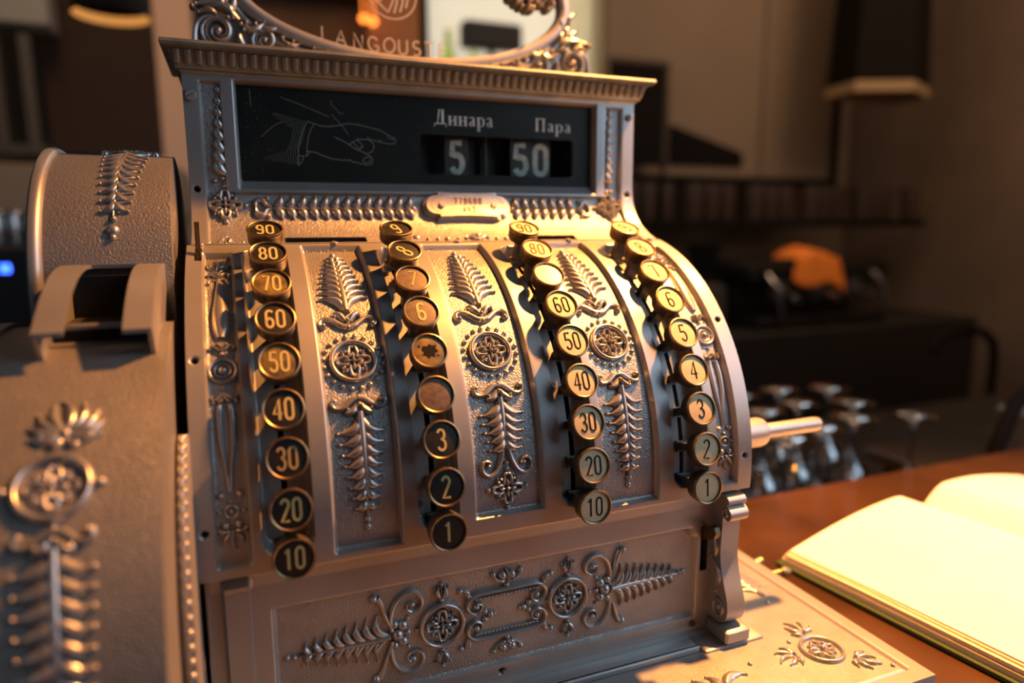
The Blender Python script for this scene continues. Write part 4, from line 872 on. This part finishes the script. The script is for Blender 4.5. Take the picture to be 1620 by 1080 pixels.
m_ = MB(cov); frond(m_, -0.345, CR*R(34.5), CR*R(4), 11, 0.052, 0.038, 0.0115, 0.011, a=46, stem=0.011, first=0.02, du=0.010); m_.build('palm_frond', RELIEF, PC)
# hood over the ticket slot
def hoodc(t_): # centre line in (y,z), from the drum out to the lip
    return (0.405-0.365*t_, 0.572-0.10*t_**2.2+0.012*math.sin(math.pi*t_))
hx0, hx1, hw = -0.408, -0.222, 0.047
m_ = MB()
def strip(x0, x1, t0, t1, th=0.008):
    rg = []
    for i in range(15):
        t_ = t0+(t1-t0)*i/14; y, z = hoodc(t_); rg.append([(x0, y, z), (x1, y, z), (x1, y+0.001, z-th), (x0, y+0.001, z-th)])
    m_.loft(rg, True, True)
strip(hx0, hx0+hw, 0, 1); strip(hx1-hw, hx1, 0, 1); strip(hx0, hx1, 0, 0.10)
rg = [[(hx0, 0.405+0.012*k, 0.568+0.026*k), (hx1, 0.405+0.012*k, 0.568+0.026*k), (hx1, 0.418+0.012*k, 0.568+0.026*k), (hx0, 0.418+0.012*k, 0.568+0.026*k)] for k in (0, 0.8, 1.0)]; m_.loft(rg, True, True)
for x0, x1 in ((hx0-0.001, hx0+0.007), (hx1-0.007, hx1+0.001)):
    pl = [hoodc(i/10) for i in range(11)]+[(0.085, 0.410), (0.16, 0.405), (0.44, 0.46)]
    m_.prism(pl, x0, x1)
m_.tube([(hx0+hw-0.01, 0.13, 0.470), (hx1-hw+0.01, 0.13, 0.470)], 0.006)
HD = m_.build('ticket_hood', SILVER, REG, ang=35); HD['label'] = 'two armed silver hood over the ticket slot'
m_ = MB(); m_.box(hx0+0.010, hx1-0.010, 0.15, 0.42, 0.40, 0.462); m_.box(hx0+0.010, hx1-0.010, 0.36, 0.40, 0.46, 0.552); m_.build('ticket_slot_block', BLACK, REG)
# side cheek with a run of cast leaves between cover and key plate
m_ = MB(); ca = [R(a) for a in range(-20, 62, 3)]
def chk(a, r): return (0.33-r*math.cos(a), -0.165+r*math.sin(a))
w_ = [chk(a, 0.475) for a in ca]+[chk(a, 0.30) for a in ca[::-1]]
m_.prism(w_, -0.198, -0.179); CK = m_.build('side_cheek', SILVER, REG, ang=30)
m_ = MB(lambda u, v, h: (u, 0.33-(0.475+h)*math.cos(v/0.475), -0.165+(0.475+h)*math.sin(v/0.475)))
for i in range(26):
    v = 0.475*R(-18+3.0*i); m_.bead(-0.186, v, 0.0065, 0.007, 8); leaf(m_, -0.192, v+0.008, R(70), 0.022, 0.004, 0.006, 0.4, False)
m_.build('cheek_relief', RELIEF, CK)

# ================================================================== BOOK
bx, by, ba = 1.70, 0.455, R(7.0)
BKT = thing('open_book', 'thick open book with blank cream pages lying on the counter at the right', 'book', W(bx+0.8, by-0.4, -0.56))
def bk(u, v, h): return (bx+u*math.cos(ba)-v*math.sin(ba)*1.0, by+u*math.sin(ba)+v*math.cos(ba), -0.56+h)
PAPER = mat('cream_paper', (0.66, 0.65, 0.61), 0.8, noise=0.05, nscale=30); PAPER2 = mat('cream_page_edges', (0.66, 0.60, 0.48), 0.85, noise=0.1, nscale=100)
GREEN = mat('green_cover_cloth', (0.020, 0.045, 0.008), 0.7)
GW = 0.80
m_ = MB(bk); 
m_.add([(u, v, h) for h in (0.0, 0.012) for u, v in ((-0.018, 0.012), (GW*2+0.018, 0.012), (GW*2+0.018, -1.22), (-0.018, -1.22))], [(0, 3, 2, 1), (4, 5, 6, 7), (0, 1, 5, 4), (1, 2, 6, 5), (2, 3, 7, 6), (3, 0, 4, 7)])
m_.build('book_cover', GREEN, BKT, smooth=False)
def ph(u, T=1.0):   # page surface height across one side, u measured from the fore edge
    k = u/GW; return 0.014+T*(0.040+0.085*math.sin(min(1, k/0.80)*math.pi/2)-0.10*max(0, (k-0.80)/0.20)**1.6)
NU = 28
for side in (0, 1):
    for lay, (T, off) in enumerate(((0.35, 0.0), (0.55, 0.008), (0.72, 0.004), (0.86, 0.014), (1.0, 0.020))):
        g = MB(bk); rg = []
        for i in range(NU):
            u = off+(GW-off)*i/(NU-1); uu = u if side == 0 else 2*GW-u; h1 = ph(u, T); h0 = 0.0125 if lay == 0 else ph(u, (0.35, 0.55, 0.72, 0.86)[lay-1])-0.002
            jit = 0.004*lay; rg.append([(uu, -jit, h0), (uu, -jit, h1), (uu, -0.3, h1+0.004), (uu, -0.6, h1+0.003), (uu, -1.20+jit, h1), (uu, -1.20+jit, h0)])
        g.loft(rg, False, True)
        o = g.build('page_block', PAPER if lay == 4 else PAPER2, BKT, ang=30)

# ================================================================== WINE GLASSES (upside down on the low worktop)
gprof = [(0.0, 0.0), (0.035, 0.004), (0.12, -0.004), (0.138, -0.010), (0.138, -0.016), (0.09, -0.014), (0.030, -0.028), (0.016, -0.07), (0.014, -0.22), (0.018, -0.33), (0.045, -0.38), (0.11, -0.45), (0.148, -0.54), (0.155, -0.62), (0.140, -0.74), (0.128, -0.80), (0.124, -0.80), (0.136, -0.73), (0.150, -0.62), (0.143, -0.545), (0.106, -0.457), (0.04, -0.39), (0.0, -0.375)]
g = MB(); g.lathe([(r*S, h*S) for r, h in gprof], n=32); GO = g.build('wine_glass', STEM, None, raw=True, ang=60); gme = GO.data; bpy.data.objects.remove(GO)
gp = [(2.66, 1.92), (3.00, 2.02), (3.06, 1.62), (3.36, 2.10), (3.42, 1.70), (3.72, 1.98), (3.80, 1.60), (2.60, 2.32), (3.14, 2.42), (3.90, 2.36), (2.72, 1.52), (2.36, 1.64), (3.53, 2.46)]
order = sorted(range(len(gp)), key=lambda i: gp[i][0])
wh = ['leftmost, half hidden by the crank shaft', 'second from the left', 'third from the left', 'fourth from the left', 'fifth from the left', 'sixth from the left', 'in the middle of the cluster', 'eighth from the left', 'fifth from the right', 'fourth from the right', 'third from the right', 'second from the right', 'rightmost of the cluster']
for r, i in enumerate(order):
    o = bpy.data.objects.new('wine_glass', gme); COL.objects.link(o); o.location = W(gp[i][0], gp[i][1], -1.30+0.80); o.rotation_euler = (0, 0, i*0.7)
    tag(o, 'upturned clear wine glass on the low worktop, '+wh[r], 'glass', 'upturned wine glasses behind the bar')

# ================================================================== BLURRED BACKGROUND
def boxthing(name, label, cat, M, *bs, bev=0.03, group=None):
    g = MB()
    for b in bs: g.box(*b, bev)
    o = g.build(name, M, None); return tag(o, label, cat, group)
BEIGE = mat('beige_cabinet_front', (0.27, 0.20, 0.14), 0.7, noise=0.1, nscale=3); FRAMEB = mat('black_frame', (0.010, 0.008, 0.007), 0.8, spec=0.1)
DKBR = mat('dark_brown_slats', (0.055, 0.036, 0.027), 0.9, spec=0.1); PILL = mat('beige_pillar_plaster', (0.80, 0.53, 0.37), 0.9, noise=0.1, nscale=3)
# tall beige panels with a thin black edge
t_ = thing('panel_screen', 'tall beige panelled screen edged in black behind the register, upper right', 'screen', W(8.9, 10, -1))
for x0, x1 in ((6.25, 9.75), (9.80, 11.60)):
    m_ = MB(); m_.box(x0, x1, 9.95, 10.05, 1.62, 7.5, 0.03); m_.build('panel', BEIGE, t_)
m_ = MB(); m_.box(11.60, 11.78, 9.90, 10.08, 1.5, 7.5, 0.02); m_.box(6.25, 11.78, 9.92, 10.08, 1.48, 1.62, 0.02); m_.build('frame', FRAMEB, t_)
m_ = MB(); m_.add([(7.6, 9.88, 1.85), (9.3, 9.88, 1.85), (9.25, 9.88, 2.10), (7.6, 9.88, 2.55), (7.6, 9.93, 1.85), (9.3, 9.93, 1.85), (9.25, 9.93, 2.10), (7.6, 9.93, 2.55)], [(0, 1, 2, 3), (7, 6, 5, 4), (0, 4, 5, 1), (1, 5, 6, 2), (2, 6, 7, 3), (3, 7, 4, 0)])
tag(m_.build('black_tray', FRAMEB, None, smooth=False), 'small black wedge shaped tray leaning against the beige screen', 'tray')
t_ = thing('chalkboard', 'narrow black chalkboard hanging just right of the register top', 'board', W(6.9, 9.6, 1.8))
m_ = MB(); m_.box(6.05, 7.15, 9.4, 9.5, 1.75, 3.45, 0.02); m_.build('board', FRAMEB, t_)
for _x in (6.10, 7.12):
    _m = MB(); _m.box(_x, _x+0.05, 9.42, 9.48, 0.80, 1.76); _m.build('leg', FRAMEB, t_)
m_ = MB(); m_.box(6.0, 7.20, 9.38, 9.52, 3.42, 3.52, 0.02); m_.box(7.12, 7.22, 9.38, 9.52, 1.7, 3.5, 0.02); m_.build('frame', mat('brown_frame', (0.05, 0.03, 0.02), 0.5), t_)
# wall shelf with upturned glasses on it
boxthing('wall_shelf', 'long dark wall shelf below the beige screen', 'shelf', FRAMEB, (5.5, 13.6, 9.2, 10.6, 0.66, 0.80), bev=0.02)
BOT = mat('brown_tumbler_glass', (0.075, 0.05, 0.038), 0.2, 0.0, coat=0.6)
g = MB(); g.lathe([(0, 0), (0.16, 0.0), (0.17, 0.02), (0.19, 0.55), (0.20, 0.66), (0.17, 0.66), (0.16, 0.05), (0, 0.04)], n=18); g.v = [(a*S, b*S, c*S) for a, b, c in g.v]; o = g.build('tumbler', BOT, None, raw=True, ang=50); tme = o.data; bpy.data.objects.remove(o)
for i in range(16):
    o = bpy.data.objects.new('tumbler', tme); COL.objects.link(o); o.location = W(6.4+0.46*i, 9.5+0.12*((i*7) % 3-1), 0.80); tag(o, 'brown tumbler on the dark wall shelf, '+('first second third fourth fifth sixth seventh eighth ninth tenth eleventh twelfth thirteenth fourteenth fifteenth last'.split()[i])+' from the left', 'tumbler', 'tumblers on the wall shelf')
# pendant lamps: shade, inner lining, cord
def pendant(name, label, x, y, z, r, h, warm):
    t_ = thing(name, label, 'lamp', W(x, y, z), None)
    m_ = MB(); m_.lathe([(r, 0.0), (r*0.96, h*0.35), (r*0.72, h*0.75), (r*0.30, h), (0.06, h*1.08), (0.0, h*1.08)], (x, y, z), 'z', 32); m_.build('lamp_shade', FRAMEB, t_)
    LM = mat(name+'_lining', (0.55, 0.32, 0.14), 0.6, emis=(1.0, 0.42, 0.10), estr=warm)
    m_ = MB(); m_.lathe([(r*0.985, 0.004), (r*0.965, h*0.20)], (x, y, z), 'z', 32); m_.build('lamp_lining', LM, t_)
    m_ = MB(); m_.tube([(x, y, z+h), (x, y, 8.9)], 0.02, 6); m_.build('lamp_cord', FRAMEB, t_)
pendant('pendant_lamp', 'black dome pendant lamp with a glowing warm lining, upper left', -0.83, 5.0, 2.27, 0.27, 0.36, 0.6)
# square black lamp in front of the screen, upper right
t_ = thing('pendant_lamp', 'large black tapered lamp over the beige screen, upper right', 'lamp', W(11.0, 8.4, 3.4))
m_ = MB(); m_.loft([[(11.0+dx*k, 8.4+dy*k, z) for dx, dy in ((-0.9, -0.35), (0.0, -0.75), (0.95, -0.30), (0.9, 0.4), (-0.8, 0.4))] for z, k in ((3.15, 1.0), (6.5, 0.80))], True, True); m_.build('lamp_shade', FRAMEB, t_, smooth=False)
m_ = MB(); m_.loft([[(11.0+dx*k, 8.4+dy*k, z) for dx, dy in ((-0.9, -0.35), (0.0, -0.75), (0.95, -0.30), (0.9, 0.4), (-0.8, 0.4))] for z, k in ((2.98, 1.02), (3.15, 1.02))], True, True); m_.build('lamp_rim', mat('beige_lamp_rim', (0.42, 0.28, 0.15), 0.7), t_, smooth=False)
# coffee corner under the shelf
boxthing('back_cabinet', 'dark low cabinet along the back wall under the shelf', 'cabinet', mat('very_dark_cabinet', (0.018, 0.014, 0.011), 0.5), (3.2, 12.6, 7.2, 9.1, -4.76, -1.0), bev=0.03)
EM = mat('espresso_dark_metal', (0.05, 0.045, 0.04), 0.3, 0.8); EC = mat('dull_chrome', (0.35, 0.33, 0.32), 0.25, 0.9)
t_ = thing('espresso_machine', 'dark blurred espresso machine on the back cabinet beneath the orange cloth', 'coffee machine', W(8.9, 8.0, -1.0))
m_ = MB(); m_.box(7.6, 10.6, 7.5, 8.7, -0.25, 0.10, 0.08); m_.box(7.8, 10.4, 8.1, 8.7, -0.9, -0.25, 0.05); m_.build('housing', EM, t_)
m_ = MB(); m_.box(7.7, 10.5, 7.4, 8.7, -1.0, -0.80, 0.04); m_.build('drip_tray', EM, t_)
for x in (8.2, 9.0, 9.8):
    m_ = MB(); m_.lathe([(0.0, 0.1), (0.17, 0.1), (0.17, -0.12), (0.10, -0.2), (0, -0.2)], (x, 7.6, -0.32), 'z', 16); m_.tube([(x, 7.5, -0.40), (x-0.1, 7.0, -0.46)], [0.05, 0.07], 8); m_.build('group_head', EC, t_)
for x in (7.9, 10.2):
    m_ = MB(); m_.tube([(x, 7.5, -0.1), (x+0.05, 7.3, -0.3), (x+0.12, 7.25, -0.75)], 0.03, 8); m_.build('steam_wand', EC, t_)
t_ = thing('coffee_grinder', 'tall dark coffee grinder left of the espresso machine', 'grinder', W(7.0, 8.0, -1.0))
m_ = MB(); m_.box(6.75, 7.30, 7.7, 8.3, -1.0, -0.25, 0.05); m_.build('grinder_body', EC, t_)
m_ = MB(); m_.lathe([(0.12, -0.25), (0.16, -0.1), (0.30, 0.35), (0.32, 0.40), (0.0, 0.42)], (7.02, 8.0, 0), 'z', 20); m_.build('bean_hopper', EM, t_)
# orange cloth, draped
g = MB(); n = 13; vv = []; random.seed(11)
for i in range(n):
    for j in range(n):
        u, v = i/(n-1), j/(n-1); x = 8.40+1.05*u+0.06*math.sin(5*v+3*u); y = 8.0-1.55*min(v, 0.36)-0.10*max(0, v-0.36)+0.02*math.sin(14*u); z = 0.15+0.20*math.sin(math.pi*min(1, u*1.15))*(1-v)-max(0, v-0.36)*(0.55+0.35*u+0.12*math.sin(7*u)); vv.append((x, y, z))
g.add(vv, [(i*n+j, i*n+j+1, (i+1)*n+j+1, (i+1)*n+j) for i in range(n-1) for j in range(n-1)])
oc = g.build('orange_cloth', mat('orange_cloth', (0.85, 0.22, 0.02), 0.8), None); tag(oc, 'crumpled bright orange cloth on top of the espresso machine', 'cloth')
sm2 = oc.modifiers.new('thickness', 'SOLIDIFY'); sm2.thickness = 0.004
light('counter_spot', 'SPOT', W(8.9, 6.6, 3.2), 3.0, (1, 0.6, 0.3), 0.02, target=W(8.9, 7.6, 0.3)).data.spot_size = R(40)
# tap, hose, tin on the right
t_ = thing('kitchen_tap', 'tall dark curved tap at far right in front of the brown wall', 'tap', W(8.6, 5.0, -1.3))
m_ = MB(); m_.tube([(9.75, 5.0, -2.3), (9.75, 5.0, -1.2), (9.70, 5.0, -0.95), (9.45, 5.0, -0.78), (9.0, 5.0, -0.72), (8.65, 5.0, -0.80), (8.5, 5.0, -1.0)], 0.06, 8); m_.build('spout', FRAMEB, t_)
m_ = MB(); m_.lathe([(0, 0), (0.22, 0), (0.2, 0.25), (0.12, 0.4), (0, 0.42)], (9.75, 5.0, -2.5), 'z', 14); m_.build('tap_base', FRAMEB, t_)
boxthing('sink_counter', 'dark counter with sink under the curved tap at far right', 'counter', DARKTOP, (6.4, 12.5, 3.9, 6.2, -4.76, -2.5), bev=0.03)
m_ = MB(); m_.tube([(4.50, 1.5, -0.93), (4.45, 1.5, -0.80), (4.60, 1.5, -0.50), (4.95, 1.5, -0.30), (5.4, 1.5, -0.22)], 0.05, 10); tag(m_.build('black_hose', FRAMEB, None), 'thick black curved hose at the right edge above the counter', 'hose')
m_ = MB(); m_.lathe([(0, 0), (0.17, 0), (0.18, 0.02), (0.20, 0.30), (0.21, 0.32), (0.19, 0.32), (0.17, 0.03), (0, 0.03)], (4.98, 1.6, -0.93), 'z', 24); tag(m_.build('steel_cup', mat('steel_cup', (0.6, 0.5, 0.4), 0.3, 0.7), None, ang=40), 'pale metal cup at the right edge beside the black hose', 'cup')
boxthing('cup_ledge', 'dark ledge under the pale metal cup at the right edge', 'ledge', DARKTOP, (4.1, 5.6, 1.0, 2.2, -1.02, -0.93), (4.2, 5.5, 1.1, 2.1, -1.30, -1.02), bev=0.01)
# left: brown slatted blind, beige pillar, grey cabinet, shelf clutter, clock display
t_ = thing('slatted_blind', 'dark brown slatted blind behind the register, upper left', 'blind', W(-1.6, 10, 1.6))
for i in range(22):
    m_ = MB(); m_.box(-2.30, -0.92, 9.98, 10.02, 1.70+0.16*i, 1.70+0.16*i+0.156, 0.004); m_.build('slat', DKBR, t_)
boxthing('pillar', 'beige plastered pillar just left of the register top', 'pillar', PILL, (-0.98, -0.42, 10.0, 10.5, -4.76, 8.5), bev=0.02)['kind'] = 'structure'
boxthing('grey_wall_unit', 'grey extractor unit hanging at the top left corner', 'unit', mat('grey_unit', (0.30, 0.29, 0.25), 0.6), (-2.9, -2.03, 9.2, 9.8, 3.16, 5.4))
boxthing('dark_column', 'narrow dark metal rack left of the slatted blind', 'rack', mat('dim_metal', (0.10, 0.085, 0.07), 0.5, 0.4), (-2.75, -2.62, 9.3, 9.5, 1.7, 3.1), (-2.42, -2.28, 9.3, 9.5, 1.7, 3.1), (-3.1, -2.2, 9.3, 9.5, 1.6, 1.75))
boxthing('side_counter', 'greyish brown counter top behind the drum at the left', 'counter', mat('taupe_counter', (0.26, 0.20, 0.14), 0.6), (-3.6, -0.6, 8.6, 9.9, 0.8, 1.45), (-3.6, -0.6, 8.7, 9.9, -4.76, 0.8))
t_ = thing('black_appliance', 'black appliance with a glowing blue digital clock at the left edge', 'appliance', W(-2.0, 5.0, -0.9))
m_ = MB(); m_.box(-2.9, -1.42, 5.0, 5.9, -0.9, 0.56, 0.04); m_.build('housing', mat('black_plastic', (0.012, 0.012, 0.014), 0.3), t_)
BLUE = mat('blue_led', (0.02, 0.05, 0.6), 0.5, emis=(0.03, 0.10, 1.0), estr=9)
m_ = MB(lambda u, v, h: (u, 4.999-h, v))
for x in (-1.735, -1.700): 
    m_.ridge([(x+a*0.045, 0.345+b*0.055) for a, b in GL['0'][0]], 0.006, 0.004, flat=True)
m_.build('clock_digits', BLUE, t_)
boxthing('appliance_stand', 'dark stand below the black appliance at the left edge', 'stand', mat('dark_stand', (0.02, 0.018, 0.016), 0.6), (-3.0, -1.35, 4.9, 6.0, -4.76, -0.9))
for i, (x, z, r) in enumerate(((-1.70, 0.62, 0.07), (-1.56, 0.60, 0.06), (-1.82, 0.60, 0.08))):
    m_ = MB(); m_.lathe([(0, 0), (r, 0), (r*1.1, 0.02), (r*1.2, 0.22), (r, 0.25), (r*0.9, 0.03), (0, 0.02)], (x, 5.3, 0.56), 'z', 18)
    tag(m_.build('steel_jug', EC, None, ang=40), ('middle', 'right hand', 'left hand')[i]+' small shiny steel jug on top of the black appliance', 'jug', 'jugs on the black appliance')
# orange lit shelf seen through the left of the oval glass
t_ = thing('lit_shelf', 'warm brown shelving seen through the left half of the oval glass', 'shelf', W(0.6, 10, 2.5))
m_ = MB(); m_.box(-0.35, 2.0, 10.2, 10.3, 2.3, 6.5, 0.02); m_.build('back_board', mat('brown_board', (0.16, 0.075, 0.025), 0.7, noise=0.4, nscale=3), t_)
for z in (3.1, 4.1, 5.0):
    m_ = MB(); m_.box(-0.35, 2.0, 9.7, 10.2, z, z+0.08, 0.02); m_.build('shelf_board', DKBR, t_)
m_ = MB(); m_.box(2.05, 2.85, 9.8, 10.3, -4.7, 8.0, 0.02); struct(m_.build('trim_1', mat('terracotta_post', (0.50, 0.22, 0.09), 0.8)))
WARM = mat('small_warm_bulb', (1, 0.4, 0.1), 0.5, emis=(1.0, 0.22, 0.03), estr=5)
for i, x in enumerate((1.92, 2.06)):
    m_ = MB(); m_.lathe([(0, -0.05), (0.05, -0.02), (0.055, 0.02), (0.03, 0.05), (0, 0.06)], (x, 9.5, 3.72-0.03*i), 'z', 12); m_.tube([(x, 9.5, 3.72), (x, 9.5, 8.8)], 0.006, 5)
    tag(m_.build('small_bulb', WARM, None), ('left', 'right')[i]+' hand one of two tiny glowing orange bulbs seen through the oval glass', 'bulb', 'orange bulbs')
# window wall seen through the right of the oval glass
t_ = thing('window_1', 'x', 'window', W(4.5, 10.3, 2.5)); del t_['label']; del t_['category']; t_['kind'] = 'structure'
SKYP = mat('daylit_pane', (0.8, 0.8, 0.7), 0.6, emis=(1.0, 0.92, 0.72), estr=0.62)
m_ = MB(); m_.box(3.1, 6.3, 10.45, 10.5, 2.0, 8.0); m_.build('window_pane', SKYP, t_)
m_ = MB()
for x in (3.0, 6.3): m_.box(x-0.05, x+0.10, 10.2, 10.5, 1.9, 8.2, 0.02)
m_.box(3.0, 6.4, 10.2, 10.5, 1.85, 2.1, 0.02); m_.build('window_frame', FRAMEB, t_)
boxthing('cream_curtain', 'pale cream curtain hanging at the right of the bright window', 'curtain', mat('cream_curtain', (0.92, 0.88, 0.72), 0.9, trans=0.75, ior=1.1), *[(5.45+0.11*i, 5.54+0.11*i, 10.0+0.05*(i % 2), 10.12+0.05*(i % 2), 2.6, 8.0) for i in range(8)], bev=0.03)
boxthing('window_table', 'dark furniture block in front of the bright window', 'furniture', mat('dark_navy', (0.02, 0.022, 0.028), 0.6), (3.55, 4.55, 9.7, 10.0, 3.55, 3.95), (3.9, 4.45, 9.7, 10.0, -4.76, 3.2), (4.0, 4.1, 9.8, 9.9, 3.2, 3.55), bev=0.03)
GRN = mat('lime_bottle', (0.62, 0.85, 0.12), 0.12, trans=0.85, ior=1.3, coat=0.5)
for i, (x, z, k) in enumerate(((3.15, 2.99, 1.0), (3.55, 2.99, 0.75), (5.05, 2.99, 0.85))):
    m_ = MB(); m_.lathe([(0, 0), (0.12, 0), (0.12, 0.55), (0.06, 0.72), (0.045, 0.95), (0.05, 1.0), (0, 1.0)], (0, 0, 0), 'z', 18); m_.v = [(x+a*k, 9.3+b*k, z-0.35+c*k) for a, b, c in m_.v]
    tag(m_.build('green_bottle', GRN, None), ('tall lime green bottle at the left of the bright window', 'shorter lime green bottle beside the tall one', 'small green bottle at the middle of the bright window')[i], 'bottle')
boxthing('bottle_shelf', 'thin dark shelf carrying the green bottles before the window', 'shelf', FRAMEB, (2.9, 5.9, 9.1, 9.6, 2.58, 2.64), (2.9, 3.0, 9.45, 9.6, -4.76, 2.58), (5.8, 5.9, 9.45, 9.6, -4.76, 2.58), bev=0.01)
